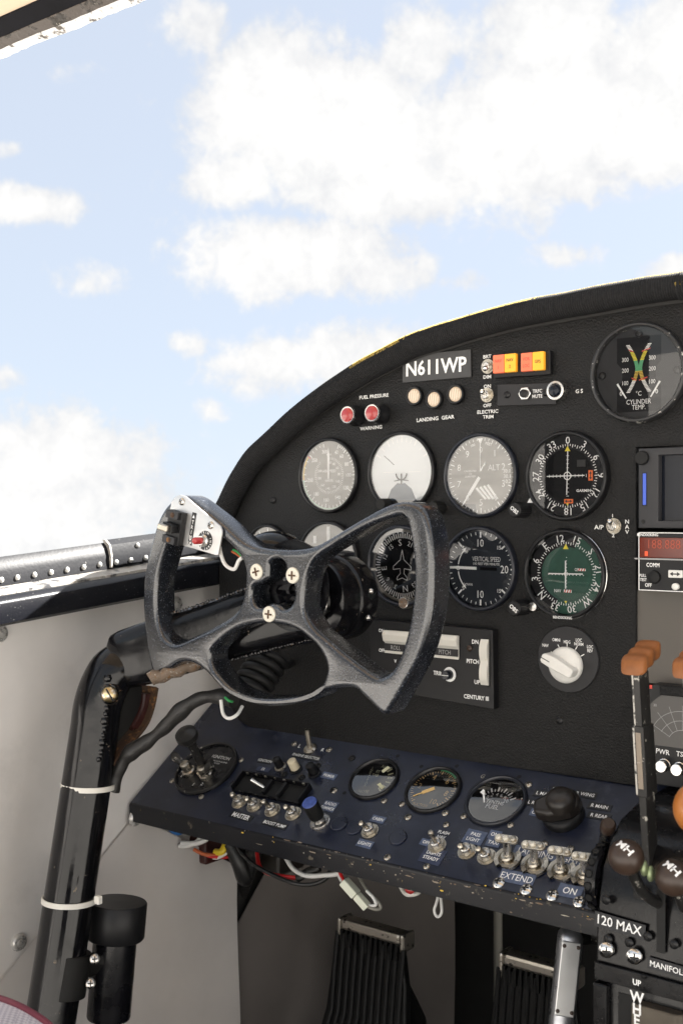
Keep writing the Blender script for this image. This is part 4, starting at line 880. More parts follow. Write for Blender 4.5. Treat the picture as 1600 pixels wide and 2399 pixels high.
for y in (-h/2+.0006, h/2-.0006): b.box((0, y, .0102), (w-.001, .0007, .0004))
b.box((-w/2+.0006, 0, .0102), (.0007, h-.001, .0004)); b.build('edge_line', 'print_white', t, 0)
q0 = unit_at(t, 1497, 1259, .010); q1 = unit_at(t, 1497, 1306, .010); xe_ = w/2-.01
b = MB(); b.box(((q0.x+xe_)/2, (q0.y+q1.y)/2, .0102), (xe_-q0.x, q0.y-q1.y, .0010)); b.build('display_window', 'lcd_red', t, 0, .0004)
q = unit_at(t, 1556, 1275, .010); b = MB(); b.text('188.888', q.x, q.y, .0078, .0110, 0, -.01, .86); b.build('digits', 'lcd_digit_dim', t, 0)
q = unit_at(t, 1514, 1297, .010); b = MB(); b.box((q.x, q.y, .0110), (.0028, .0040, .0002)); b.build('digit_mark', 'lcd_digit', t, 0)
b = MB(); b.box(((q0.x+xe_)/2, q1.y-.0006, .0104), (xe_-q0.x, .0012, .0008)); b.build('window_lip', 'print_grey', t, 0)
for s, px, py, hh, wd in (('BENDIX/KING', 1516, 1252.7, 6, .95), ('COMM', 1528.5, 1323.5, 9, .8), ('PULL', 1505, 1348, 6.5, .8), ('TEST', 1506, 1358, 6.5, .8), ('OFF', 1518, 1370.5, 8, .8)):
    q = unit_at(t, px, py, .010); b = MB(); b.text(s, q.x, q.y, hh*.00038, .0101, 0, .02, wd); b.build('lettering', 'print_white', t, 0)
knob(t, MP(1532, 1352, .010), .0058, .013, 'rubber_black'); t.children[-1].location.z = .0098
q = unit_at(t, 1583, 1344.5, .010); b = MB(); b.box((q.x, q.y, .0112), (.0125, .0066, .003)); o = b.build('transfer_button', 'white_plastic', t, 0, .0008)
b = MB(); b.box((q.x, q.y, .0128), (.006, .0010, .0001)); b.flat([(q.x-.0046, q.y), (q.x-.0018, q.y-.0018), (q.x-.0018, q.y+.0018)], .0129); b.flat([(q.x+.0046, q.y), (q.x+.0018, q.y+.0018), (q.x+.0018, q.y-.0018)], .0129); b.build('arrow', 'print_dark', o, 0)
q = unit_at(t, 1583, 1374, .010); b = MB(); b.lathe([(.0030, .0098), (.0029, .013), (.0020, .0136), (.0001, .0137)], 24, Matrix.Translation((q.x, q.y, 0))); b.build('round_button', 'white_plastic', t)
# recessed grey blank below the radio
a = MP(1489, 1384); c = MP(1489, 1598)
b = MB(); b.box(((a.x+XR)/2, .0045, (a.z+c.z)/2), (XR-a.x, .003, a.z-c.z)); tag(b.build('blank_plate', 'recess_grey', None, 0), 'plain grey blanking plate below the comm radio', 'panel plate')
# weather radar unit
t, w, h = box_unit('radar_display', 'black radar unit with fan-shaped grid scope and silver knobs', 'display', 1484, 1598, 1830, .014, 'plastic_black')
g0 = loc_of(t, MP(1482, 1624, .014)); x0 = -w/2
b = MB(); b.prism([(x0+.016, -h/2), (w/2, -h/2), (w/2, h/2), (x0+.016, h/2), (x0, h/2-.012), (x0, -h/2+.018)], .0002, .014); b.build('housing', 'plastic_black', t, 0, .0008)
b = MB(); b.box((.01, h/2-.0045, .0150), (w-.024, .008, .003)); b.build('top_ledge', 'crinkle_black', t, 0, .0008)
q = unit_at(t, 1598, 1703, .014); sc = MB()
pts = [(q.x+.036*math.cos(R(a)), q.y-.006+.036*math.sin(R(a))) for a in range(-20, 201, 5)]; sc.flat(pts, .0143)
sc.build('scope_glass', 'scope', t, 0)
b = MB()
for rr_ in (.013, .021, .029): b.arc(-62, 62, rr_-.00022, rr_+.00022, .0146, (q.x, q.y-.016), 20)
for a in range(-60, 61, 20): b.tick(a, .013, .034, .0004, .0146, (q.x, q.y-.016))
b.text('30', q.x-.026, q.y-.006, .0022, .0146); b.text('30', q.x-.024, q.y+.016, .0022, .0146); b.build('scope_grid', 'print_grey', t, 0)
q = unit_at(t, 1524, 1609, .014); b = MB(); b.box((q.x, q.y, .0143), (.0022, .0032, .0003)); b.build('red_mark', 'red_mark', t, 0)
for s, px, py in (('PWR', 1552, 1761), ('TST', 1596, 1767)):
    q = unit_at(t, px, py, .014); b = MB(); b.text(s, q.x, q.y, .0042, .0143, R(-2), .01, .95); b.build('lettering', 'print_white', t, 0)
for px, py in ((1552, 1794), (1588, 1802)):
    q = unit_at(t, px, py, .020); b = MB(); b.lathe([(.0056, .014), (.0056, .0175), (.0050, .018), (.0050, .025), (.0045, .0255), (.0001, .0255)], 32, Matrix.Translation((q.x, q.y, 0))); b.build('push_knob', 'steel_bright', t)
# ================================================================== LOWER SWITCH PANEL
XL0, XL1 = -.9540, -.386
lower = thing('switch_console', 'sloping blue-black switch console with chipped front edge', 'switch console', (-.66, 0, ZL), AL)
def lq(px, py, off=0.0): return loc_of(lower, LP(px, py, off))
yfront = sum(lq(x, y).y for x, y in ((561, 1951), (860, 2019), (1146, 2082), (1327, 2128)))/4
xl, xr_ = XL0-lower.location.x, XL1-lower.location.x
ca, sa = math.cos(AL), math.sin(AL)
# local profile (y along slope, z normal); the lip drops straight down (world -Z): local dir (-sin, -cos)
def drop(y, z, d): return (y - sa*d, z - ca*d)
rad = .004; pr_ = [(.085, 0.0)]
pr_ += [(yfront+rad, 0.0)]
for i in range(1, 6):
    a = i/5*(math.pi/2-AL+AL*0+R(0)); a = i/5*(math.pi/2+0) * (1 - AL/math.pi*0)
    ang = (math.pi - (AL + math.pi/2))*i/5      # turn from slope to vertical
    pr_.append((yfront+rad - rad*math.sin(ang)*1.0, -rad+rad*math.cos(ang)))
e = pr_[-1]; pr_.append(drop(e[0], e[1], .0165)); f_ = pr_[-1]; pr_.append((f_[0]+.004*ca, f_[1]-.004*sa+.0)); 
inner_ = [(f_[0]+.004, f_[1]+.0005), (e[0]+.003, e[1]-.0008), (yfront+rad+.001, -.0025), (.085, -.0025)]
def xprism(prof, x0, x1, cuts=1):
    b = MB(); n = len(prof); k = cuts
    for i in range(k+1): b.v += [(x0+(x1-x0)*i/k, y, z) for y, z in prof]
    for i in range(k):
        for j in range(n): b.f.append((i*n+j, i*n+(j+1) % n, (i+1)*n+(j+1) % n, (i+1)*n+j)); b.mi.append(0)
    b.f.append(tuple(reversed(range(n)))); b.f.append(tuple(k*n+j for j in range(n))); b.mi += [0, 0]
    return b
xprism(pr_[:2]+[(yfront+rad, -.0025), (.085, -.0025)], xl, xr_).build('panel_sheet', 'navy_black', lower, 40)
xprism(pr_[1:-1]+[(f_[0]+.0016*ca, f_[1]-.0016*sa), (e[0]+.0016, e[1]-.0014), (yfront+rad, -.0024)], xl, xr_, 1).build('front_lip', 'edge_worn', lower, 40)
# chipped paint: ragged bare-metal flakes along the edge (joined, too small to pick apart)
cb = MB(); rnd = random.Random(3)
for i in range(90):
    x = xl+.12+(xr_-xl-.13)*(rnd.random()**.7); d = rnd.choice([0, 0, .2, .5, .9])*rnd.random()
    base = V((x, e[0]-.0001, e[1])) if d > .01 else V((x, yfront+.0016+rnd.uniform(-.0005, .0016), -.0004))
    w_ = rnd.uniform(.0005, .0016) if rnd.random() < .75 else rnd.uniform(.002, .006); hh = rnd.uniform(.0003, .0011)
    if d > .01: base = V((x, e[0]-sa*.016*d-.00025*ca, e[1]-ca*.016*d+.00025*sa)); ax = V((0, sa, ca))
    else: ax = V((0, 1, .12)); base.z += .00095
    n = 7; ring = [base+V((1, 0, 0))*w_*math.cos(2*math.pi*k/n)*rnd.uniform(.5, 1)+ax*hh*math.sin(2*math.pi*k/n)*rnd.uniform(.5, 1) for k in range(n)]
    cb.m = rnd.choice([0, 0, 0, 0, 3, 3, 1, 2]); cb.add(ring, [tuple(reversed(range(n)))])
tag(cb.build('paint_chips', ['rust_pale', 'yellow_arc', 'nickel_aged', 'lever_bare'], lower, 0), kind='stuff')
# left end cheek
b = MB(); yy = [(.085, 0), (yfront, 0), drop(yfront-.001, -.002, .016), (.085, -.03)]
def placard(txts, px, py, w_, h_, m='placard_navy', tm='print_white', rot=0.0, hh=.0038, wid=.9, bold=.014, strip_=True):
    q = lq(px, py); 
    if strip_:
        b = MB(); T_ = Matrix.Rotation(rot, 4, 'Z'); b.box((0, 0, .0004), (w_, h_, .0004), T_); o = b.build('placard', m, lower, 0); o.location = (q.x, q.y, 0)
    for i, s in enumerate(txts):
        b = MB(); off = (-(i-.5*(len(txts)-1))*hh*1.55); b.text(s, -math.sin(rot)*off, math.cos(rot)*off, hh, .0008, rot, bold, wid)
        o2 = b.build('lettering', tm, o if strip_ else lower, 0)
        if not strip_: o2.location = (q.x, q.y, 0)
R3 = R(3)
placard(['MASTER'], 566, 1913, .031, .0085, 'placard_black', hh=.0055, rot=R(-3), wid=.85, bold=.02)
placard(['BOOST PUMP'], 644.5, 1932, .031, .0075, 'placard_black', hh=.0038, rot=R(-2), wid=.9)
placard(['RADIO', 'DIMMER'], 772, 1889.5, .0165, .0125, 'placard_pale', hh=.0036, rot=R(-2))
placard(['CABIN'], 886, 1920, .016, .008, 'placard_pale', hh=.0034, rot=R(-2)); placard(['LIGHTS'], 855, 1977.5, .0175, .0085, 'placard_pale', hh=.0036, rot=R(-2))
placard(['FLASH', 'NAV'], 1037, 1957, .018, .012, hh=.0034, strip_=False); placard(['OFF'], 999, 1974.5, .013, .0075, 'placard_pale', hh=.0034, rot=R(-2))
placard(['LIGHTS', 'STEADY'], 1013, 2006, .023, .017, 'placard_navy', hh=.0036, rot=R(-2)); placard(['PASS', 'LIGHT'], 1111.5, 1962, .0205, .0155, 'placard_pale', hh=.0038, rot=R(-2))
placard(['ON'], 1159, 1956, .012, .009, 'placard_pale', hh=.0038); placard(['TAXI'], 1155.5, 1975, .014, .009, 'placard_pale', hh=.0038)
placard(['LANDING LIGHTS'], 1289, 2006.5, .070, .0105, 'placard_pale', hh=.0066, rot=R(1), wid=.82, bold=0); placard(['EXTEND'], 1210.5, 2057, .033, .0125, 'placard_pale', hh=.0064, rot=R(1), wid=.88, bold=0)
placard(['ON'], 1334.5, 2088.5, .0215, .0125, 'placard_pale', hh=.0062, rot=R(1), bold=.01)
for s, px, py, w_ in (('L MAIN', 1274.5, 1861, .021), ('L REAR', 1255, 1882.5, .021), ('L WING', 1314.5, 1852.5, .021), ('R WING', 1371, 1862, .021), ('R MAIN', 1404, 1890.5, .022), ('R REAR', 1403, 1913, .022)):
    placard([s], px, py, w_, .0078, 'placard_black', hh=.0038, bold=.006)
placard(['OFF'], 1256.5, 1905, .0125, .008, 'placard_pale', hh=.0040, bold=.006)
placard(['STARTER'], 677, 1834, .018, .005, hh=.0030, strip_=False, tm='print_worn'); placard(['IGNITION'], 622, 1783.5, .018, .0068, 'placard_black', hh=.0034, tm='print_worn'); placard(['ER'], 618, 1803, .018, .0068, 'placard_navy', hh=.0034, tm='print_worn')
placard(['PRIMER'], 771.5, 1818.5, .0185, .0080, 'placard_pale', hh=.0034, rot=R(-2)); placard(['ENGINE SELECTOR'], 718, 1773.5, .037, .0068, 'placard_black', hh=.0034, rot=R(-1), tm='print_worn'); placard(['L'], 703, 1749, .006, .006, hh=.0046, strip_=False); placard(['R'], 757, 1758, .006, .006, hh=.0046, strip_=False)
placard(['G'], 1131, 1820, .006, .006, hh=.0048, strip_=False, tm='nickel_aged')
# screws, plugged holes
for x, y in ((105,135),(285,372),(383,390),(418,463),(625,440),(727,458),(630,505),(303,687),(520,737),(987,507),(1087,282),(8,315),(1175,612),(1320,640)):
    put(SCREW_AGED, 'screw', lower, lq(780+x/2.376, 1720+y/2.376), (0, 0, random.uniform(0, 1.5)), random.choice([1, 1, .9]))
for px, py in ((824, 1777), (781, 1852), (667, 1815), (708, 1822), (744, 1795), (690, 1743), (771, 1757)):
    put(SCREW_BLACK if px not in (690, 771) else SCREW_AGED, 'screw', lower, lq(px, py), (0, 0, random.uniform(0, 1.5)), .95)
for px, py in ((1168, 2069.5), (1232.5, 2085), (1293.5, 2099), (1356.5, 2114)): put(SCREW_ALU, 'screw', lower, lq(px, py), (0, 0, .2), 1.25)
b = MB(); b.lathe([(.0088, .0002), (.0088, .0012), (.0080, .0018), (.0001, .0020)], 28); PLUG = b.mesh('hole_plug', 'navy_black')
for px, py in ((795, 1930.5), (831, 1939.5), (932.5, 1963)): put(PLUG, 'hole_plug', lower, lq(px, py))
b = MB(); b.disc(.0022, .0003, 14); HOLE = b.mesh('hole', 'recess', 0)
for px, py in ((932, 1771), (1070, 1795), (1216, 1820), (807, 1858), (987, 1796)): put(HOLE, 'hole', lower, lq(px, py))

# gauges of the lower panel
t, Ri, z = gauge('hydraulic_gauge', 'small round position gauge, leftmost on the sloping switch panel', LP(877, 1827), .0272, AL, 'dial_dark', 'bezel_black', .004, .0032, group='switch panel gauges')
def pr(b):
    for a in (40, 58, 76, 94, 112, 130): b.tick(a, Ri*.62, Ri*.86, .0016, z+.0003)
    b.text('NOSE', Ri*.25, Ri*.68, .0038, z+.0003, R(-10), 0, .9); b.text('NOSE', -Ri*.1, -Ri*.72, .0036, z+.0003, R(8), 0, .9)
    for i, s in enumerate('INDICATOR'): b.text(s, -Ri*.40+i*.0006, Ri*(.55-.12*i), .0030, z+.0003, R(20), 0, .8)
    b.text('ET', -Ri*.02, Ri*.42, .0030, z+.0003); b.text('TAB', -Ri*.05, Ri*.2, .0030, z+.0003)
prints(t, 'lume', pr)
b = MB(); b.tick(28, Ri*.45, Ri*.80, .0042, z+.0012); b.tick(120, Ri*.45, Ri*.84, .0036, z+.0012); b.build('needle', 'lume', t, 0)
t, Ri, z = gauge('suction_gauge', 'round suction gauge with amber scale and green arc, middle of the switch panel', LP(1015, 1852), .0290, AL, 'dial_dark', 'bezel_black', .004, .0032, group='switch panel gauges')
def pr(b):
    for i in range(41): a = -140+i*7; b.tick(a, Ri*(.76 if i % 4 == 0 else .82), Ri*.90, .0012 if i % 4 == 0 else .0007, z+.0003)
    for s, a in (('2', -84), ('4', -22), ('6', 40), ('8', 96), ('10', 150)): b.text(s, math.sin(R(a))*Ri*.62, math.cos(R(a))*Ri*.62, .0062, z+.0003, 0, 0, .9)
    b.text('SUCTION', -Ri*.15, -Ri*.78, .0030, z+.0003, 0, 0, .9)
prints(t, 'amber_print', pr); prints(t, 'green_arc', lambda b: b.arc(-8, 44, Ri*.91, Ri*.985, z+.0003), 'green_arc')
b = MB(); b.tick(-128, -.002, Ri*.42, .0042, z+.0012); b.tick(-128, Ri*.42, Ri*.78, .0016, z+.0012); b.build('needle', 'amber_print', t, 0)
t, Ri, z = gauge('fuel_gauge', 'round fuel gauge marked TENTHS FUEL with white pointer at zero', LP(1162, 1878), .0302, AL, 'dial_dark', 'bezel_blue', .004, .0034, group='switch panel gauges')
def pr(b):
    for i in range(11): a = -52+i*10.8; b.tick(a, Ri*.60, Ri*(.80 if i % 2 == 0 else .72), .0016 if i % 2 == 0 else .0009, z+.0003, (0, -Ri*.20))
    for i, s in enumerate(('0', '2', '4', '6', '8', '10')): a = R(-52+i*21.6); b.text(s, math.sin(a)*Ri*.47, math.cos(a)*Ri*.47-Ri*.20, .0040, z+.0003, 0, 0, .9)
    b.text('TENTHS', 0, -Ri*.08, .0042, z+.0003, 0, .004, .85); b.text('FUEL', 0, -Ri*.28, .0050, z+.0003, 0, .004, .9)
prints(t, 'print_white', pr)
b = MB(); b.flat([(-Ri*.68, Ri*.30), (-Ri*.60, Ri*.34), (-Ri*.34, -Ri*.18), (-Ri*.37, -Ri*.20)][::-1], z+.0012); b.flat([(-Ri*.71, Ri*.20), (-Ri*.66, Ri*.36), (-Ri*.56, Ri*.30), (-Ri*.54, Ri*.12)][::-1], z+.0013); b.build('needle', 'print_white', t, 0)
# fuel selector
t = thing('fuel_selector', 'large black pointer knob ringed by L MAIN and R WING placards', 'selector knob', LP(1320, 1912), AL)
b = MB(); b.lathe([(.0190, .0002), (.0190, .003), (.0175, .006), (.0150, .008), (.0001, .009)], 40); b.build('base', 'plastic_black', t)
b = MB(); b.prism([(-.0225, -.0075), (-.0225, .0060), (-.010, .0120), (.009, .0140), (.017, .0085), (.0195, 0), (.017, -.0085), (.009, -.0140), (-.010, -.0135)][::-1], .007, .021, Matrix.Rotation(R(26), 4, 'Z')); b.build('pointer_grip', 'knob_brownblack', t, 30, .004, seg=3)
b = MB(); b.lathe([(.0135, .018), (.0130, .0250), (.0105, .0285), (.006, .0300), (.0001, .0305)], 32, Matrix.Translation((.004, -.001, 0))); b.build('cap', 'knob_brownblack', t, 60)

# toggles of the lower panel
G = 'switch panel toggles'
for (nx, ny, tx, ty, lab) in ((562.5, 1880, 543, 1860, 'metal toggle switch above MASTER, leftmost of the row'), (597, 1888, 577, 1870, 'metal toggle switch above MASTER, second of the row'),
    (639, 1899, 617, 1877, 'metal toggle switch above BOOST PUMP, third of the row'), (687.5, 1907.5, 668, 1889, 'metal toggle switch beside BOOST PUMP, fourth of the row'),
    (867, 1948, 845, 1928, 'metal toggle switch between CABIN and LIGHTS placards'), (1024, 1982, 1009, 1951, 'slender metal toggle switch beside FLASH NAV lettering'),
    (1094, 1996, 1076, 1981, 'metal toggle switch below the PASS LIGHT placard, left one'), (1140, 2008, 1119, 1988, 'metal toggle switch below the PASS LIGHT placard, right one')):
    toggle(LP(nx, ny), AL, lab, LP(tx, ty, .022), G)
# cross-bar switches
def crossbar(nx, ny, bx, by, lab):
    t = thing('crossbar_switch', lab, 'switch', LP(nx, ny), AL, 'cross-bar landing light switches')
    b = MB(); b.lathe([(.0085, 0), (.0085, .0014), (.0060, .002), (.0060, .0060), (.0048, .0075), (.0001, .0075)], 24); b.build('bushing', 'nickel_aged', t)
    for s in (-1, 1):
        b = MB(); pts = [(s*(.0112+.0006*k), -.006+.0035*k, .0004+.0030*math.sin(k/4*1.6)) for k in range(5)]
        b.arc(35 if s > 0 else -35, 150 if s > 0 else -150, .0085, .0122, .0012, n=10); b.arc(35 if s > 0 else -35, 150 if s > 0 else -150, .0085, .0122, .0040, n=10)
        for rr_ in (.0085, .0122):
            n = 10; a0_, a1_ = (35, 150) if s > 0 else (-35, -150)
            b.add([(math.sin(R(a0_+(a1_-a0_)*i/n))*rr_, math.cos(R(a0_+(a1_-a0_)*i/n))*rr_, z_) for i in range(n+1) for z_ in (.0012, .0040)], [(2*i, 2*i+2, 2*i+3, 2*i+1) for i in range(n)])
        b.build('guard', 'nickel_aged', t, 30)
    q = loc_of(t, LP(bx, by, .020)); q.z = .021
    b = MB(); b.cyl((0, 0, .004), q, .0033, .0036, 18); b.build('lever', 'steel', t)
    b = MB(); n = 12; w_, r_ = .0092, .0042
    pts = [(w_*.75+r_*math.cos(a), r_*math.sin(a)) for a in [math.pi*(i/n-.5) for i in range(n+1)]]+[(-w_*.75+r_*math.cos(a), r_*math.sin(a)) for a in [math.pi*(i/n+.5) for i in range(n+1)]]
    Tm = Matrix.Translation(q) @ Matrix.Rotation(R(4), 4, 'Z'); b.prism(pts, -.0002, .0022, Tm); b.build('crossbar', 'nickel_aged', t, 30, .0003)
    for k, m in ((-1, 'screw_cream'), (0, 'screw_cream'), (1, 'nickel_aged')):
        b = MB(); b.lathe([(.0027, 0), (.0027, .0014), (.0018, .0022), (.0001, .0024)], 18, Tm @ Matrix.Translation((k*.0070, 0, .0022))); b.build('rivet', m, t)
for a in ((1191, 2016, 1187.5, 1970, 'cross-bar switch beside the TAXI placard, first of four'), (1254, 2030.5, 1250.5, 1985, 'cross-bar switch over LANDING LIGHTS placard, second of four'),
          (1316.5, 2044, 1312.5, 1998, 'cross-bar switch over LANDING LIGHTS placard, third of four'), (1372.5, 2056.5, 1368.5, 2012, 'cross-bar switch beside the perforated wheel, last of four')): crossbar(*a)
# push buttons, radio dimmer
def pushb(px, py, tx, ty, r, m, lab, ring=None):
    t = thing('push_button', lab, 'button', LP(px, py), AL, 'switch panel push buttons'); q = loc_of(t, LP(tx, ty, .014)); q = q.normalized()*.015
    b = MB(); b.lathe([(r*1.35, .0002), (r*1.35, .0015), (r*1.05, .002), (r*1.05, .003)], 24); b.build('collar', ring or 'bezel_black', t)
    b = MB(); b.cyl((0, 0, .001), (0, 0, .013), r, r*.93, 24); b.sphere((0, 0, .0128), r*.93, 20, (1, 1, .25)); b.build('cap', m, t, 50)
pushb(658, 1798, 655, 1790, .0048, 'plastic_black', 'black push button with pale ring beside the IGNITION placard', 'nickel_aged'); pushb(694, 1803, 691, 1793, .0052, 'button_cream', 'cream push button, middle of three below ENGINE SELECTOR'); pushb(737, 1813, 734, 1803, .0052, 'plastic_black', 'black push button beside the PRIMER placard')
t = thing('radio_dimmer', 'tall black dimmer knob with a blue cap and silver base', 'dimmer knob', LP(750.5, 1927), AL)
b = MB(); b.lathe([(.0105, .0002), (.0105, .0014), (.0092, .0018), (.0092, .0035), (.0060, .0040), (.0050, .0110)], 30); b.build('base', 'steel', t)
b = MB(); b.lathe([(.0072, .009), (.0078, .0115), (.0080, .0270), (.0076, .0285)], 30); b.build('barrel', 'rubber_black', t)
b = MB(); b.lathe([(.0077, .0283), (.0070, .0292), (.0001, .0294)], 30); b.build('cap', 'blue_cap', t)
# engine selector lever
t = thing('engine_selector', 'small upright metal selector lever between the letters L and R', 'switch', LP(728, 1756), AL)
b = MB(); b.lathe([(.0075, .0002), (.0075, .0020), (.005, .004), (.0001, .004)], 24); b.build('base', 'nickel_aged', t)
b = MB(); b.cyl((0, 0, .003), (.0005, .008, .022), .0026, .0032, 16); b.build('lever', 'nickel_aged', t)
# guarded starter recess
t = thing('starter_guard', 'black guarded starter recess with a small lever above the MASTER toggles', 'switch guard', LP(640, 1851), AL)
c = [loc_of(t, LP(*p)) for p in ((561, 1856), (706, 1888), (727, 1849), (563, 1813))]
cx = sum(p.x for p in c)/4; cy = sum(p.y for p in c)/4; w_ = (abs(c[1].x-c[0].x)+abs(c[2].x-c[3].x))/2; h_ = abs(c[3].y-c[0].y)
b = MB(); b.box((cx, cy, .0008), (w_, h_, .0010)); b.build('floor', 'recess', t, 0)
for nm, bx in (('wall', ((cx, cy+h_/2, .004), (w_, .0015, .0075))), ('wall', ((cx-w_/2, cy, .004), (.0015, h_-.0016, .0075))), ('wall', ((cx+w_/2, cy, .004), (.0015, h_-.0016, .0075))), ('wall', ((cx, cy-h_/2, .002), (w_, .0015, .0035)))):
    b = MB(); b.box(*bx); b.build(nm, 'gloss_black', t, 0, .0004)
for k in range(7): b = MB(); b.box((cx-w_*.42+k*w_*.14, cy+h_/2-.0012, .0062), (.0016 if k % 2 else .003, .0012, .0024)); b.build('contact', 'nickel_aged', t, 0)
b = MB(); b.cyl((cx-w_*.10, cy, .001), (cx-w_*.24, cy-.001, .012), .0022, .0026, 14); b.build('lever', 'steel_bright', t)
for xo_ in (-.004, .016): b = MB(); b.box((cx+xo_, cy, .0035), (.004, h_*.75, .005)); b.build('divider', 'bezel_black', t, 0, .0004)
# ignition switch
t = thing('ignition_switch', 'round black ignition switch with two wing keys and a knobbed lever', 'ignition switch', LP(485, 1803), AL)
RI = .0375
b = MB(); b.lathe([(RI, .0002), (RI, .0030), (RI-.0010, .0042), (RI-.0028, .0042), (RI-.0036, .0020), (.0001, .0020)], 56); b.build('plate', 'gloss_black', t)
b = MB(); b.lathe([(RI+.0002, .0020), (RI-.0004, .0046), (RI-.0022, .0048), (RI-.0030, .0036)], 56); b.build('ring', 'lever_steel', t)
for tx, x, y, h_, r_ in (('IGNITION', .009, .018, .0042, 0), ('PULL OFF BOTH ENGINES', .009, .012, .0017, 0), ('SWITCH', .009, .009, .0017, 0), ('ON', -.027, -.008, .0034, R(40)), ('2', .011, -.021, .004, 0), ('1', 0, -.0235, .004, 0), ('L', -.024, -.016, .0034, 0)):
    b = MB(); b.text(tx, x, y, h_, .0022, r_, .008); b.build('lettering', 'print_worn', t, 0)
for (px, py, wx, wy) in ((447, 1813, -.019, .004), (487, 1822, .016, .004)):
    q = loc_of(t, LP(px, py)); s_ = 1 if wx > 0 else -1
    b = MB(); b.lathe([(.0075, .002), (.0075, .006), (.0055, .007), (.0055, .016), (.0040, .0175), (.0001, .018)], 24, Matrix.Translation((q.x, q.y, 0))); b.build('key_barrel', 'nickel_aged', t)
    b = MB(); o_ = V((q.x, q.y, .012)); pts = [o_+V((s_*.003, 0, 0)), o_+V((wx*.45, wy*.4, .004)), o_+V((wx*.8, wy*.9, .008)), o_+V((wx, wy, .009))]
    b.tube(catmull(pts, 4), [.0032+.0022*math.sin(i/12*math.pi*.75) for i in range(13)], 12, flat=.55); b.build('key_wing', 'lever_steel', t, 50)
q = loc_of(t, LP(484, 1810)); tip = loc_of(t, PT(441, 1729, (LP(484, 1810)-CAM).dot(FWD)-.035))
b = MB(); b.lathe([(.0095, .002), (.0095, .006), (.0065, .0075), (.0001, .009)], 24, Matrix.Translation((q.x, q.y, 0))); b.build('lever_base', 'nickel_aged', t)
b = MB(); b.tube(catmull([V((q.x, q.y, .004)), V((q.x, q.y, .004)).lerp(tip, .45)+V((.001, 0, .001)), tip], 5), [.0055-.001*abs(i/10-.3) for i in range(11)], 14); b.build('lever', 'lever_steel', t, 50)
b = MB(); d = (tip-q).normalized(); Tm = Matrix.Translation(tip) @ d.to_track_quat('Z', 'Y').to_matrix().to_4x4(); b.lathe([(.0001, -.004), (.0095, -.003), (.0125, .002), (.0118, .0075), (.007, .0105), (.0001, .0115)], 26, Tm); b.build('lever_knob', 'lever_steel', t, 50)
for a in (30, 150, 215, 300): put(SCREW_AGED, 'screw', t, ((RI+.004)*math.cos(R(a)), (RI+.004)*math.sin(R(a)), 0), (0, 0, a), .9)

# ================================================================== CONTROL WHEEL AND COLUMN
YWH = .220
wheel = thing('control_wheel', 'worn black four-spoke control wheel with three pale screws at its hub', 'control wheel', MP(625, 1372, YWH), AM)
def wz(pts, k=4):
    out = []
    for x, y in pts: q = loc_of(wheel, MP(300+x/1.96, 1120+y/1.96, YWH)); out.append(V((q.x, q.y, 0)))
    return [(p.x, p.y) for p in catmull(out, k, True)]
OUT = wz([(205,100),(240,80),(280,90),(350,140),(430,203),(500,268),(550,302),(610,322),(690,331),(770,330),(840,318),(905,287),(985,238),(1080,182),(1160,138),(1225,114),(1290,112),(1340,135),(1372,190),(1392,280),(1400,400),(1394,560),(1370,700),(1325,840),(1265,955),(1205,1060),(1180,1088),(1150,1075),(1110,1036),(1065,992),(1035,968),(965,966),(895,984),(850,1012),(760,1040),(650,1050),(550,1033),(455,990),(400,940),(355,893),(315,862),(272,846),(232,850),(190,876),(150,905),(122,906),(103,872),(82,770),(69,650),(65,540),(75,430),(96,330),(130,210),(165,140)])
HL = wz([(262,215),(330,215),(410,262),(468,310),(515,365),(535,430),(527,530),(508,592),(465,640),(380,690),(285,735),(225,760),(188,752),(155,718),(134,650),(127,560),(133,460),(155,370),(190,265),(222,222)])
HR = wz([(1245,172),(1195,186),(1100,222),(1000,278),(930,322),(872,362),(836,410),(815,470),(803,550),(812,625),(850,690),(900,735),(970,795),(1065,868),(1135,912),(1172,908),(1212,878),(1250,800),(1282,690),(1302,560),(1308,430),(1299,320),(1282,220),(1268,185)])
HB = wz([(376,815),(385,785),(425,745),(480,703),(545,677),(620,667),(690,673),(760,692),(822,735),(872,785),(903,845),(906,890),(885,945),(835,982),(760,1003),(650,1010),(560,1002),(470,962),(405,895),(382,850)])
TR = wz([(648,392),(672,375),(700,378),(718,402),(716,440),(700,462),(712,482),(745,478),(757,505),(757,550),(742,585),(715,598),(690,580),(650,575),(618,592),(590,588),(570,560),(566,520),(580,492),(612,482),(640,462),(645,430)])
me = shape_mesh('rim_casting', [OUT, HL, HR, HB, TR], .027, .0046, ['wheel_black', 'wheel_worn_sheen'], 4)
for p in me.polygons: p.material_index = 1 if p.normal.z > .55 else 0      # front face: wear plus painted sky reflection
put(me, 'rim_casting', wheel)
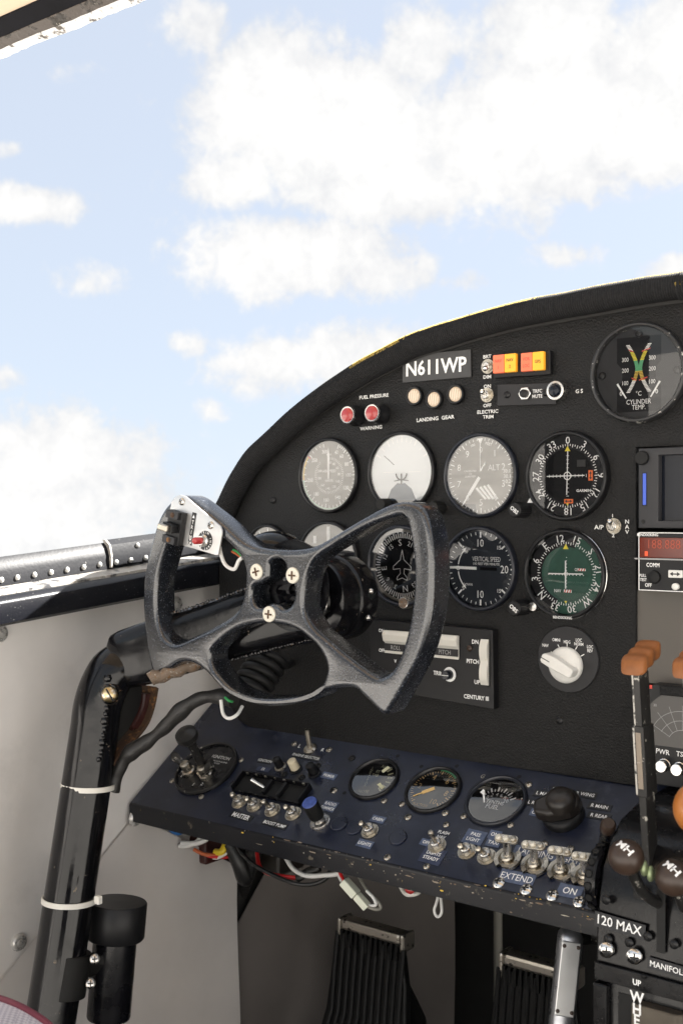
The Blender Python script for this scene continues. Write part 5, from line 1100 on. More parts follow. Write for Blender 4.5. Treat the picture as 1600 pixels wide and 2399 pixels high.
# dished centre behind the trefoil cut-out
qc = loc_of(wheel, MP(300+665/1.96, 1120+500/1.96, YWH))
b = MB(); b.lathe([(.0001, -.0262), (.036, -.0262), (.040, -.0255), (.040, -.0275), (.0001, -.0275)], 40, Matrix.Translation((qc.x, qc.y, 0))); b.build('hub_plate', 'gloss_black', wheel)
qn = loc_of(wheel, MP(300+705/1.96, 1120+520/1.96, YWH))
b = MB(); b.lathe([(.0095, -.026), (.0095, -.0170), (.0088, -.0160), (.0056, -.0160), (.0050, -.0225), (.0001, -.0225)], 28, Matrix.Translation((qn.x, qn.y, 0))); b.build('hub_nut', 'gloss_black', wheel)
for x, y in ((592, 430), (758, 447), (650, 625)): put(SCREW_CREAM, 'screw', wheel, loc_of(wheel, MP(300+x/1.96, 1120+y/1.96, YWH))+V((0, 0, .0001)), (0, 0, random.uniform(-.2, .3)), .80)
# trim switch plate on the left horn
tp = thing('trim_switch_plate', 'bare metal plate on the left wheel horn with rocker and red button, lettered TRIM', 'switch plate', MP(420, 1225, YWH+.001), AM)
def tq(zx, zy): q = loc_of(tp, MP(320+zx/4.9, 1140+zy/4.9, YWH+.0010)); return (q.x, q.y)
pl = [tq(*p) for p in ((345,615),(360,545),(385,400),(410,250),(425,170),(470,115),(520,95),(580,110),(640,165),(980,455),(1000,500),(998,545),(960,780),(935,788))]
o = put(shape_mesh('plate', [pl], .0020, .0003, 'alu_plate', 1), 'plate', tp, (0, 0, .0022))
for zx, zy in ((543, 172), (876, 443)): x, y = tq(zx, zy); put(SCREW_STEEL, 'screw', tp, (x, y, .0022), (0, 0, .3), .85)
Tb = Matrix.Translation((*tq(505, 470), 0)) @ Matrix.Rotation(R(-12), 4, 'Z')
b = MB(); b.box((0, 0, .0055), (.0185, .0305, .0064), Tb); b.build('rocker_body', 'plastic_black', tp, 0, .0006)
for yy_ in (.0115, -.0115): b = MB(); b.box((-.002, yy_, .0100), (.0155, .0070, .0030), Tb); b.build('rocker_bracket', 'plastic_grey', tp, 0, .0005)
for yy_ in (.0115, -.0115): b = MB(); b.lathe([(.0024, .0114), (.0022, .0122), (.0001, .0124)], 16, Tb @ Matrix.Translation((-.001, yy_, 0))); b.build('rocker_screw', 'rust', tp)
b = MB(); b.prism([(-.0085, .0085), (.006, .0085), (.006, .0165), (-.0085, .0150)], -.0042, .0042, Tb @ Matrix.Rotation(R(90), 4, 'X')); b.build('thumb_rocker', 'plastic_black', tp, 0, .0010)
b = MB(); b.box((-.003, -.0004, .0178), (.0125, .0062, .0050), Tb); b.build('thumb_pad', 'nickel_aged', tp, 0, .0012)
x, y = tq(662, 485); Tl = Matrix.Translation((x, y, 0)) @ Matrix.Rotation(R(-12), 4, 'Z'); b = MB(); b.box((0, 0, .0024), (.0048, .0300, .0004), Tl); o = b.build('label_strip', 'placard_black', tp, 0)
b = MB()
for i, s in enumerate('TRIM'): b.text(s, 0, .0062-.0046*i, .0034, .0028, 0, .012, .9, M=Tl)
b.flat([(-.0016, .0100), (.0016, .0100), (0, .0132)], .0028, Tl); b.flat([(-.0014, -.0090), (0, -.0112), (.0014, -.0090)][::-1], .0028, Tl); b.text('UP', 0, -.0132, .0030, .0028, 0, .01, .8, M=Tl); b.build('lettering', 'print_white', o, 0)
x, y = tq(812, 618); Tc = Matrix.Translation((x, y, 0))
b = MB(); b.lathe([(.0088, .0022), (.0088, .0027), (.0001, .0028)], 36, Tc); o = b.build('button_label', 'placard_black', tp)
b = MB(); ring = 'TRIM INTRPT PUSH '
for i, s in enumerate(ring):
    if s == ' ': continue
    a = R(-30+i*21); b.text(s, math.sin(a)*.0074, math.cos(a)*.0074, .0022, .0030, -a, .015, .9, M=Tc)
b.build('lettering', 'print_white', o, 0)
b = MB(); b.lathe([(.0056, .0028), (.0056, .0052), (.0042, .0062), (.0042, .0085), (.0030, .0085)], 28, Tc); b.build('button_bushing', 'steel', tp)
b = MB(); b.lathe([(.0031, .006), (.0031, .0155), (.0024, .0166), (.0001, .017)], 22, Tc); b.build('button', 'red_button', tp)
# wires behind that plate
for m, pts in (('wire_white', [(955,690),(975,790),(1010,880),(1060,930),(1120,948),(1150,910),(1175,850),(1215,815)]), ('wire_green', [(1110,725),(1150,745),(1185,775),(1212,808)]), ('wire_orange', [(1095,745),(1140,770),(1175,795),(1205,820)])):
    b = MB(); b.tube(catmull([MP(320+x/4.9, 1140+y/4.9, YWH-(.004 if m == 'wire_white' else .011)) for x, y in pts], 5), .0017 if m == 'wire_white' else .0010, 8)
    tag(b.build('switch_wire', m), {'wire_white': 'white wire looping from the trim switch plate to the wheel hub', 'wire_green': 'thin green wire inside the wheel horn below the trim plate', 'wire_orange': 'thin orange wire inside the wheel horn below the trim plate'}[m], 'wire', 'wires behind the trim switch plate')

# column: welded tube, elbow gusset, arm, hub drum ---------------------
col = thing('control_column', 'glossy black welded tube control column reaching across behind the wheel', 'control column', (-.86, -.29, -.93))
XC = -.862
def cx(px, py): return WP(px, py, XC)
c_up, c_lo = cx(224, 1700), cx(118, 2399); dcol = (c_lo-c_up).normalized()
c_end = c_lo + dcol*((-.93-c_lo.z)/dcol.z)
RC = .0235
top_ = cx(243, 1585)
elb = catmull([c_up, cx(231, 1650), cx(240, 1600)+V((.003, .002, 0)), cx(256, 1567)+V((.008, .003, .001)), cx(292, 1546)+V((.014, .01, 0)), cx(335, 1530)+V((.03, .02, 0))], 6)
b = MB(); b.tube([c_end, c_lo, c_up]+elb[1:], [RC]*3+[RC]*len(elb[1:-1])+[RC*.92], 28); b.build('upright_tube', 'column_black', col, 50, world=True)
# sleeve near the bottom
s0, s1 = cx(152, 2228), cx(136, 2330)
b = MB(); b.cyl(s0, s1, RC*1.09, RC*1.09, 36); b.build('clamp_sleeve', 'gusset', col, 40, world=True, bevel=.0008)
# arm
hubP = MP(783, 1399, .135); a0p = cx(262, 1555)
armd = (hubP-a0p)
def ring_pts(c, d, w_, h_, n=20):
    u = d.cross(V((0, 0, 1))).normalized(); w2 = u.cross(d).normalized()
    return [c + u*w_*math.copysign(abs(math.cos(a))**.6, math.cos(a)) + w2*h_*math.copysign(abs(math.sin(a))**.6, math.sin(a)) for a in [2*math.pi*k/n for k in range(n)]]
b = MB(); secs = [(.02, .012, .020), (.05, .018, .027), (.09, .019, .029), (.2, .019, .030), (.5, .018, .030), (.8, .020, .034), (1.0, .021, .036)]; vs_ = []
for f, w_, h_ in secs: vs_ += ring_pts(a0p+armd*f, armd.normalized(), w_, h_)
n = 20; fs = [(i*n+k, i*n+(k+1) % n, (i+1)*n+(k+1) % n, (i+1)*n+k) for i in range(len(secs)-1) for k in range(n)]+[tuple(reversed(range(n))), tuple((len(secs)-1)*n+k for k in range(n))]
b.add(vs_, fs); b.build('arm', 'column_black', col, 45, world=True)
# weld seams: beads along arm edges
def bead(p, q, r, step, m, name='weld_seam', jit=.35):
    b = MB(); L_ = (q-p).length; n = max(2, int(L_/step)); rn = random.Random(5)
    for i in range(n+1): b.sphere(p.lerp(q, i/n)+V((rn.uniform(-1, 1), rn.uniform(-1, 1), rn.uniform(-1, 1)))*r*jit, r*rn.uniform(.7, 1.2), 8)
    return b.build(name, m, col, 60, world=True)
u_ = armd.normalized().cross(V((0, 0, 1))).normalized(); w_ = u_.cross(armd.normalized()).normalized()
sgn = -1 if u_.y > 0 else 1
bead(a0p+armd*.25+u_*sgn*.012+w_*.0285, a0p+armd*.78+u_*sgn*.012+w_*.031, .0016, .003, 'weld_black'); bead(a0p+armd*.20+u_*sgn*.013-w_*.0265, a0p+armd*.95+u_*sgn*.014-w_*.031, .0016, .003, 'weld_black')
# rusty bare strip under the arm
b = MB(); p, q = PT(352, 1592, 1.055), PT(485, 1549, 1.068); b.tube([p.lerp(q, f)+V((0, 0, .0012*math.sin(f*23))) for f in [i/14 for i in range(15)]], [.0088-.0028*i/14+.0006*math.sin(i*1.9) for i in range(15)], 12, flat=.7); b.build('rusty_strut', 'rust_pale', col, 50, world=True)
# gusset web and its flange
gx = XC+.0185
gp = [WP(x, y, gx) for x, y in ((262,1655),(268,1600),(300,1592),(334,1587),(332,1640),(322,1672),(300,1712),(270,1745),(247,1770),(240,1740))]
b = MB(); n = len(gp); b.v = [tuple(p) for p in gp]+[tuple(p+V((-.004, 0, 0))) for p in gp]; b.f = [tuple(range(n)), tuple(reversed(range(n, 2*n)))]+[(i, n+i, n+(i+1) % n, (i+1) % n) for i in range(n)]; b.mi = [0]*len(b.f)
b.build('gusset', 'gusset', col, 0, world=True)
fl = catmull([WP(x, y, gx-.004) for x, y in ((360,1608),(352,1650),(338,1690),(315,1722),(285,1752),(258,1790))], 5)
b = MB(); vs_ = [];
for p in fl: vs_ += [p+V((.004, 0, 0)), p+V((-.020, 0, 0)), p+V((-.020, .0035, -.002)), p+V((.004, .0035, -.002))]
b.add(vs_, [(i*4+k, i*4+4+k, i*4+4+(k+1) % 4, i*4+(k+1) % 4) for i in range(len(fl)-1) for k in range(4)]+[(0, 1, 2, 3), tuple(len(vs_)-4+k for k in (3, 2, 1, 0))]); b.build('gusset_flange', 'rust', col, 40, world=True)
for off in (0, .0055, .011):
    b = MB(); b.tube(catmull([WP(x+off*900, y, gx-.010) for x, y in ((338,1625),(334,1655),(322,1682),(305,1705))], 4), .0042, 12); b.build('inner_pipe', 'maroon_pipe', col, 50, world=True)
# vertical weld and bolt
wl = [WP(x, y, gx+.0015) for x, y in ((252,1590),(250,1640),(244,1690),(238,1740),(230,1780))]
for i in range(len(wl)-1): bead(wl[i], wl[i+1], .0042, .0060, 'column_black', jit=.2)
bp_ = WP(256, 1625, gx); b = MB(); Tm = Matrix.Translation(bp_) @ V((1, -.75, .05)).to_track_quat('Z', 'Y').to_matrix().to_4x4()
b.lathe([(.0125, -.008), (.0120, .004), (.009, .0065)], 24, Tm); b.build('boss', 'weld_black', col, 50, world=True)
b = MB(); b.lathe([(.0078, .004), (.0078, .0085), (.0060, .0105), (.0001, .0110)], 22, Tm); o = b.build('bolt', 'brass', col, 50, world=True)
b = MB(); b.box((0, 0, .0106), (.0015, .0135, .0014), Tm @ Matrix.Rotation(R(30), 4, 'Z')); b.build('bolt_slot', 'recess', col, 0, world=True)
# hub drum
def dy(y0): return Matrix.Translation((hubP.x, 0, hubP.z)) @ Matrix.Rotation(R(90), 4, 'X')
Td = dy(0)
b = MB(); b.lathe([(.0001, .118), (.0340, .118), (.0395, .121), (.0400, .142), (.0392, .1440), (.0380, .1455), (.0375, .162), (.0360, .167), (.030, .170), (.0215, .171), (.0200, .192), (.0001, .192)], 64, Td); b.build('hub_drum', 'column_black', col, 30, world=True)
b = MB(); b.lathe([(.0222, .1700), (.0228, .1735), (.0218, .1752), (.0205, .1745)], 48, Td); b.build('chrome_ring', 'steel_bright', col, world=True)
b = MB(); b.lathe([(.0150, .185), (.0150, .2000), (.0001, .2000)], 32, Td); b.build('hub_shaft', 'gloss_black', col, world=True)
# shaft to the wheel hub
p0 = V((hubP.x, -.185, hubP.z)); p1 = V((wheel.location.x+qc.x, -.1932, wheel.location.z+qc.y))
b = MB(); b.tube([p0, p1], .016, 20); b.build('wheel_adapter', 'gloss_black', col, 40, world=True)
for a in (10, -25):
    P = V((hubP.x+.0400*math.cos(R(a)), -.132, hubP.z+.0400*math.sin(R(a)))); b = MB(); b.sphere(P, .0028, 12); b.build('set_screw', 'steel', col, world=True)
b = MB(); b.sphere(PT(645, 1278, 1.11), .026, 28, (1, 1, .55)); b.cyl(PT(645, 1280, 1.11), PT(690, 1360, 1.13), .018, .02, 20); b.build('hub_cap', 'column_black', col, 50, world=True)

# cable ties round the column
def tie(pa, lab, r, head):
    b = MB(); M_ = Matrix.Translation(pa) @ dcol.to_track_quat('Z', 'Y').to_matrix().to_4x4() @ Matrix.Rotation(R(7), 4, 'X')
    t = thing('cable_tie', lab, 'cable tie', pa, 0, 'white cable ties on the column')
    b.lathe([(r, -.0024), (r+.0014, -.0024), (r+.0014, .0024), (r, .0024), (r, -.0024)], 44, M_); b.build('strap', 'nylon', t, 30, world=True)
    if head:
        b = MB(); b.box(head, (.0062, .0050, .0072)); b.build('head', 'nylon', t, 0, .0008, world=True)
tie(cx(207, 1841), 'white cable tie round the column below the elbow weld', RC+.0008, None)
P = cx(163, 2107); tie(P, 'white cable tie with square head lower on the column', RC+.0008, PT(231, 2108, 1.018))
# trim-motor canister beside the column
can = thing('canister', 'black cylindrical canister with wide cap clamped beside the column', 'canister', PT(262, 2300, 1.10))
ctop, cmid, cbot = PT(278, 2112, 1.105), PT(272, 2190, 1.105), PT(245, 2365, 1.085)
axis = (ctop-PT(262, 2300, 1.10)).normalized()
Tm = Matrix.Translation(ctop) @ axis.to_track_quat('Z', 'Y').to_matrix().to_4x4()
b = MB(); b.lathe([(.0265, -.0350), (.0280, -.0330), (.0280, -.0012), (.0270, 0), (.0001, .0006)], 44, Tm, cap0=True); b.build('cap', 'plastic_black', can, 40, world=True)
b = MB(); b.lathe([(.0205, -.110), (.0210, -.108), (.0210, -.034)], 40, Tm, cap0=True); b.build('body', 'gloss_black', can, 40, world=True)
b = MB(); b.lathe([(.0120, -.150), (.0125, -.148), (.0125, -.108)], 28, Tm, cap0=True); b.build('fitting', 'plastic_grey', can, 40, world=True)
b = MB(); p, q = cx(150, 2262), ctop-axis*.06; mid = (p+q)/2
b.tube([p, q], .016, 8, flat=.55); b.build('clamp_strap', 'gusset', can, 0, world=True)
for px, py in ((223, 2247), (213, 2304)):
    P = PT(px, py, 1.0545); o = put(SCREW_STEEL, 'clamp_screw', can, loc_of(can, P), (-ray(px, py)).to_track_quat('Z', 'Y').to_euler(), 1.15)

# wire harness from the wheel to the column, coil cord
hp = catmull([PT(548, 1640, 1.05), PT(520, 1632, 1.06), PT(470, 1636, 1.07), PT(425, 1665, 1.08), PT(385, 1705, 1.085), PT(345, 1738, 1.09), PT(305, 1765, 1.093), PT(282, 1800, 1.095), PT(262, 1850, 1.095)], 8)
b = MB(); b.tube(hp, [.0070+.0011*math.sin(i*.31)+.0005*math.sin(i*.8+1) for i in range(len(hp))], 14)
tag(b.build('wire_harness', 'tape_black', None, 60), 'black taped wire harness running from the wheel to the column', 'wire harness')
b = MB(); b.tube(catmull([PT(518, 1640, 1.045), PT(523, 1672, 1.04), PT(537, 1683, 1.035), PT(556, 1674, 1.035), PT(568, 1655, 1.045)], 6), .0016, 8); tag(b.build('harness_wire', 'wire_white'), 'white wire looping out of the taped harness end', 'wire')
b = MB(); b.tube(catmull([PT(528, 1634, 1.045), PT(536, 1641, 1.04), PT(545, 1644, 1.045)], 4), .0012, 8); tag(b.build('harness_wire', 'wire_green'), 'short green wire at the taped harness end', 'wire')
cc = []; P0, P1 = PT(640, 1530, 1.16), PT(585, 1618, 1.14); axd = (P1-P0); uu = axd.normalized().orthogonal().normalized(); vv = axd.normalized().cross(uu)
for i in range(5*24+1): a = 2*math.pi*i/24; cc.append(P0+axd*(i/(5*24))+(uu*math.cos(a)+vv*math.sin(a))*.0165)
cc = [PT(650, 1450, 1.16)]*1 + catmull([PT(650, 1450, 1.16), PT(655, 1490, 1.165), cc[0]], 5)[1:-1] + cc + catmull([cc[-1], PT(640, 1545, 1.20), PT(675, 1558, 1.235), PT(690, 1540, 1.268)], 6)[1:]
b = MB(); b.tube(cc[1:], .0043, 10); tag(b.build('coil_cord', 'rubber_black', None, 60), 'black coiled cord hanging behind the wheel', 'cord')

# ================================================================== PEDESTAL AND LEVERS
ped = thing('throttle_pedestal', 'black throttle pedestal with lever slots and 120 MAX placard', 'pedestal', (-.30, -.1, -.93))
XP0, XP1 = -.386, -.19
prof = [(.02, -.237), (-.060, -.240), (-.092, -.246), (-.112, -.258), (-.127, -.276), (-.134, -.300), (-.137, -.325), (-.138, -.362), (-.1385, -.364), (-.1385, -.93), (.02, -.93)]
b = MB(); n = len(prof); b.v = [(XP0, y, z) for y, z in prof]+[(XP1, y, z) for y, z in prof]; b.f = [tuple(reversed(range(n))), tuple(range(n, 2*n))]+[(i, (i+1) % n, n+(i+1) % n, n+i) for i in range(n)]; b.mi = [0]*len(b.f)
b.f = [f[::-1] for f in b.f]; b.build('housing', 'pedestal_black', ped, 50, .0018, world=True)
YF = .1392
def pp(px, py, off=0.0): return MP(px, py, YF+off)
def pbox(px0, py0, px1, py1, m, name, d=.0006, bev=0):
    a, c = pp(px0, py0), pp(px1, py1); b = MB(); b.box(((a.x+c.x)/2, -YF-d/2+.0006, (a.z+c.z)/2), (c.x-a.x, d, a.z-c.z)); return b.build(name, m, ped, 0, bev, world=True)
pbox(1483, 2062, 1503, 2109, 'recess', 'lever_slot', .0014, .004); pbox(1537, 2080, 1558, 2235, 'recess', 'lever_slot', .0014, .004)
def ptext(s, px, py, h, rot, m='print_white', wid=1.0, bold=.012, d=.0009):
    P = pp(px, py, d); b = MB(); b.text(s, 0, 0, h, 0, rot, bold, wid, M=Matrix.Translation(P) @ Matrix.Rotation(R(90), 4, 'X')); return b.build('lettering', m, ped, 0, world=True)
P = pp(1451, 2168); b = MB(); b.box((0, 0, 0), (.041, .0115, .0006), Matrix.Translation(P) @ Matrix.Rotation(R(90), 4, 'X') @ Matrix.Rotation(R(-3), 4, 'Z')); b.build('placard', 'placard_black', ped, 0, world=True)
ptext('120 MAX', 1450, 2167, .0072, R(-3), wid=.92)
P = pp(1572, 2270); b = MB(); b.box((0, 0, 0), (.036, .0085, .0006), Matrix.Translation(P) @ Matrix.Rotation(R(90), 4, 'X') @ Matrix.Rotation(R(-2), 4, 'Z')); b.build('placard', 'placard_black', ped, 0, world=True)
ptext('MANIFOLD', 1566, 2269, .0044, R(-2), wid=.95)
for px, py in ((1419, 2108), (1424, 2200), (1473, 2208), (1517, 2194), (1578, 2212)): put(SCREW_BLACK, 'screw', ped, loc_of(ped, pp(px, py)), (R(90), 0, 0), .9)
# seam strip, left stile, wheel cover
a, c = pp(1400, 2207), pp(1600, 2262)
b = MB(); p, q = V((XP0+.0005, -YF-.0012, -.352)), V((XP1-.001, -YF-.0012, -.352)); b.box(((p.x+q.x)/2, p.y, p.z), (q.x-p.x, .003, .013)); b.build('cross_strap', 'pedestal_black', ped, 0, .0006, world=True)
for px, py in ((1420, 2225), (1485, 2240)): put(SCREW_ALU, 'screw', ped, loc_of(ped, pp(px, py, .0027)), (R(90), 0, .4), 1.35)
b = MB(); b.box((XP0+.0065, -YF-.0030, -.46), (.012, .0065, .20)); b.build('stile', 'pedestal_black', ped, 0, .0015, world=True)
b = MB(); b.box((-.3605, -YF+.0006, -.45), (.013, .0014, .17)); b.build('stile_gap', 'recess', ped, 0, world=True)
b = MB(); cvx0, cvx1 = -.3525, -.3130; n = 10
cp = [(cvx0, -YF+.001), (cvx0, -YF-.010)]+[(cvx1-.008+.008*math.sin(R(9*i)), -YF-.002-.008*math.cos(R(9*i))) for i in range(n+1)]+[(cvx1, -YF+.001)]
b.prism(cp, -.60, -.366, None); b.build('selector_cover', 'cover_bronze', ped, 30, .0012, world=True)
for s, py, h in (('UP', 2302, .0042), ('W', 2336, .0078), ('H', 2364, .0078), ('E', 2389, .0078)):
    P = MP(1491, py, YF+.0104); b = MB(); b.text(s, 0, 0, h, 0, 0, .03, .9, M=Matrix.Translation(P) @ Matrix.Rotation(R(90), 4, 'X')); b.build('lettering', 'print_white', ped, 0, world=True)
# perforated trim wheel on the pedestal's left side
twP = V((XP0-.0055, -.1135, -.289))
rW = .0265
b = MB(); b.lathe([(.0001, -.0045), (rW-.002, -.0045), (rW, -.003), (rW, .003), (rW-.002, .0045), (.0001, .0045)], 64, Matrix.Rotation(R(90), 4, 'Y')); tw = b.build('trim_wheel', 'gloss_black', ped, 30); tw.location = twP-ped.location; tw['label'] = 'black perforated wheel edge'
for k in range(18):
    b = MB(); a = 2*math.pi*k/18; T_ = Matrix.Rotation(a, 4, 'X') @ Matrix.Translation((0, -rW-.0002, 0)) @ Matrix.Rotation(R(90), 4, 'X'); b.lathe([(.0028, .0002), (.0033, .0007), (.0024, -.0002), (.0001, -.0002)][::1], 16, T_); b.build('rim_hole', 'recess', tw, 0)
b = MB(); b.cyl((0, 0, 0), (.0075, 0, 0), .008, .008, 20); b.build('axle', 'steel', tw)
# slender rod with knurled rusty tip
rod = thing('crank_rod', 'thin black rod with a knurled rusty tip beside the pedestal', 'rod', LP(1404, 2012))
p, q = LP(1406, 2016, -.001), PT(1425, 1930, .905); b = MB(); b.cyl(p, p.lerp(q, .84), .0040, .0052, 18); b.build('shaft', 'gloss_black', rod, world=True)
b = MB(); b.tube([p.lerp(q, f) for f in (.83, .86, .98, 1.02)], [.0050, .0062, .0062, .0045], 18); b.build('tip', 'ball_brown', rod, world=True)

# levers
def lever(label, base, top, w_, m_top, handle, group=None):
    t = thing('throttle_lever', label, 'lever', base, 0, group)
    base, top = V(base), V(top); d = (top-base)
    def bar(f0, f1, wx, dy_, m, name, xo=0, yo=0):
        b = MB(); p, q = base+d*f0+V((xo, yo, 0)), base+d*f1+V((xo, yo, 0)); u = V((1, 0, 0)); v = V((0, 1, 0))
        vs_ = [p+u*sx*wx/2+v*sy*dy_/2 for sx, sy in ((-1,-1),(1,-1),(1,1),(-1,1))]+[q+u*sx*wx/2+v*sy*dy_/2 for sx, sy in ((-1,-1),(1,-1),(1,1),(-1,1))]
        b.add(vs_, [(3,2,1,0),(4,5,6,7),(0,1,5,4),(1,2,6,5),(2,3,7,6),(3,0,4,7)]); return b.build(name, m, t, 0, .0006, world=True)
    bar(-.10, .34, .0058, .017, 'lever_steel', 'lower_arm'); bar(.30, .70, .0090, .020, 'lever_steel', 'slotted_arm'); bar(.345, .665, .0045, .0206, 'lever_bare', 'slot'); bar(.31, .69, .0018, .0207, 'lever_edge', 'bare_edge', -.0034)
    bar(.68, 1.0, .0062, .018, 'lever_steel', 'upper_arm'); bar(.69, .99, .0016, .0184, 'lever_edge', 'bare_edge', -.0024)
    return t
def handle(t, top, L_=.034):
    b = MB(); n = 26; secs = []; rn = random.Random(2)
    for k in range(n+1):
        f = k/n; s = 1 - .16*abs(math.sin(f*math.pi*3))**.5*0 - .10*(math.cos(f*2*math.pi*3)*.5+.5)*(1 if .02 < f else 0)
        if f < .06: s *= .80+.2*(f/.06)**.5
        if f > .94: s *= .80+.2*((1-f)/.06)**.5
        secs.append((f*L_, s, f))
    vs_ = []; m = 24
    for y, s, f in secs:
        for k in range(m):
            a = 2*math.pi*k/m; cxv = math.copysign(abs(math.cos(a))**.45, math.cos(a))*.0098*s; czv = math.copysign(abs(math.sin(a))**.45, math.sin(a))*.0068*s
            vs_.append((top.x+cxv+f*.001, top.y-.016+y, top.z+.004+czv+f*.0125))
    fs = [(i*m+k, (i+1)*m+k, (i+1)*m+(k+1) % m, i*m+(k+1) % m) for i in range(n) for k in range(m)]+[tuple(range(m)), tuple(n*m+k for k in reversed(range(m)))]
    b.add(vs_, fs); b.build('handle', 'wood_orange', t, 60, world=True)
LT1 = PT(1498, 1572, .86); LB1 = PT(1521, 1985, .872)
t = lever('flat throttle lever with a lobed orange-brown grip, left one', LB1, LT1, 0, None, None, 'throttle levers'); handle(t, LT1)
LT2 = PT(1618, 1580, .84); LB2 = PT(1650, 2000, .86)
t = lever('throttle lever with orange-brown grip cut by the right picture edge', LB2, LT2, 0, None, None, 'throttle levers'); handle(t, LT2)
# round knob levers
def ball_lever(label, P, r, root, m, group, stem_r=.0042, mh=False):
    t = thing('knob_lever', label, 'lever', root, 0, group)
    b = MB(); b.tube(catmull([V(root), V(root).lerp(P, .5)+V((0, -.004, -.006)), P], 5), stem_r, 14); b.build('stem', 'lever_steel', t, 50, world=True)
    b = MB(); b.sphere(P, r, 40); b.build('knob', m, t, 60, world=True)
    if mh:
        n_ = (CAM-P).normalized(); n_ = (n_+V((-.12, 0, .78))).normalized(); M_ = Matrix.Translation(P) @ n_.to_track_quat('Z', 'Y').to_matrix().to_4x4()
        b = MB(); b.text('MH', 0, 0, r*.42, 0, R(-38), .03, 1.2)
        out = []
        for v in b.v: x, y = v[0], v[1]; out.append(tuple(M_ @ V((x, y, math.sqrt(max(1e-8, r*r-x*x-y*y))+.0003))))
        b.v = out; b.build('lettering', 'print_white', t, 0, world=True)
    return t
t = ball_lever('brown ball knob lettered MH, left one, in front of the pedestal', PT(1466, 2008, .815), .0128, pp(1546, 2118, -.004), 'ball_brown', 'brown MH knob levers', mh=True)
for px, py in ((1508, 2034), (1523, 2047)):
    P = PT(px, py, .812); b = MB(); b.sphere(P, .0042, 18, (.7, .8, 1.4)); b.build('collar_bolt', 'green_bolt', t, 50, world=True)
ball_lever('brown ball knob lettered MH, right one, at the picture edge', PT(1576, 2056, .80), .0128, pp(1640, 2150, -.004), 'ball_brown', 'brown MH knob levers', mh=True)
ball_lever('large orange ball knob cut by the right picture edge', PT(1644, 1896, .74), .0185, pp(1700, 2120, -.004), 'ball_orange', None, .0055)
# silver flap handle
fh = thing('silver_lever', 'bare aluminium lever with riveted cover plate beside the pedestal', 'lever', PT(1290, 2700, .98))
tp_, bt_ = PT(1335, 2195, .985), PT(1283, 2700, .955)
dirn = (bt_-tp_).normalized(); side = RGT.copy(); side = (side-dirn*side.dot(dirn)).normalized(); nrm = side.cross(dirn).normalized()
if nrm.dot(CAM-tp_) < 0: nrm = -nrm
b = MB(); vs_ = []; m = 28; L_ = (bt_-tp_).length; st = [-.0095, -.0088, -.0065, -.003, 0, .01, .05, .10, L_]
for s in st:
    k = math.sqrt(max(.02, 1-(s/.0098)**2)) if s < 0 else 1.0
    for i in range(m):
        a = 2*math.pi*i/m; vs_.append(tp_+dirn*s+side*math.copysign(abs(math.cos(a))**.7, math.cos(a))*.0105*k+nrm*math.copysign(abs(math.sin(a))**.7, math.sin(a))*.0115*k)
b.add(vs_, [(i*m+j, i*m+(j+1) % m, (i+1)*m+(j+1) % m, (i+1)*m+j) for i in range(len(st)-1) for j in range(m)]+[tuple(reversed(range(m))), tuple((len(st)-1)*m+j for j in range(m))])
b.build('shank', 'alu_lever', fh, 60, world=True)
Mf = Matrix.Translation(tp_+nrm*.0108) @ Matrix(((side.x, -dirn.x, nrm.x, 0), (side.y, -dirn.y, nrm.y, 0), (side.z, -dirn.z, nrm.z, 0), (0, 0, 0, 1)))
b = MB(); b.box((-.0008, -.0325, .0005), (.0165, .061, .0020), Mf); b.build('cover_plate', 'alu_plate', fh, 0, .0009, world=True)
for x, y in ((-.0068, -.006), (.0052, -.006), (-.0068, -.059), (.0052, -.059)):
    b = MB(); b.lathe([(.0018, .0012), (.0016, .0022), (.0001, .0024)], 14, Mf @ Matrix.Translation((x, y, 0))); b.build('cover_rivet', 'ball_brown', fh, world=True)
b = MB(); b.tube([tp_+nrm*-.004, tp_-nrm*.05+V((.03, 0, .0)), V((XP0+.002, tp_.y+.05, tp_.z-.005))], .009, 14); b.build('pivot_arm', 'lever_steel', fh, 50, world=True)

# ================================================================== WIRES UNDER THE SWITCH PANEL
def wire(name, label, m, pts, r, t0=1.12, grp='loose wires under the switch panel'):
    b = MB(); b.tube(catmull([PT(*p) if len(p) == 3 else PT(p[0], p[1], t0) for p in pts], 6), r, 8); return tag(b.build(name, m, None, 60), label, 'wire', grp)
z8 = lambda x, y: (300+x/2.8, 1680+y/2.8)
wire('loose_wire', 'red wire drooping below the panel edge', 'wire_red', [(*z8(843,800),1.21), (*z8(848,900),1.19), (*z8(865,980),1.175), (*z8(920,1025),1.165), (*z8(1020,1045),1.155), (*z8(1110,1055),1.15)], .0022)
wire('loose_wire', 'black wire drooping in a long curve under the panel edge', 'wire_black', [(*z8(700,790),1.21), (*z8(740,880),1.19), (*z8(830,970),1.17), (*z8(960,1040),1.155), (*z8(1090,1090),1.14), (*z8(1200,1098),1.135), (*z8(1290,1065),1.13), (*z8(1320,1010),1.13), (*z8(1300,930),1.14)], .0022)
wire('loose_wire', 'white wire swinging from the panel edge to the white connector', 'wire_white', [(*z8(1010,850),1.19), (*z8(1040,930),1.17), (*z8(1090,1000),1.155), (*z8(1170,1040),1.14), (*z8(1280,1038),1.125), (*z8(1390,1025),1.115), (*z8(1405,990),1.12)], .0024)
b = MB(); b.tube([PT(*z8(1110, 1060), 1.149), PT(*z8(1180, 1015), 1.145), PT(*z8(1260, 985), 1.14)], .0048, 10, flat=.7); tag(b.build('tape_wrap', 'tape_black', None, 50), 'black tape wrapped round the drooping red wire', 'tape')
z6 = lambda x, y: (420+x/2.703, 1900+y/2.703)
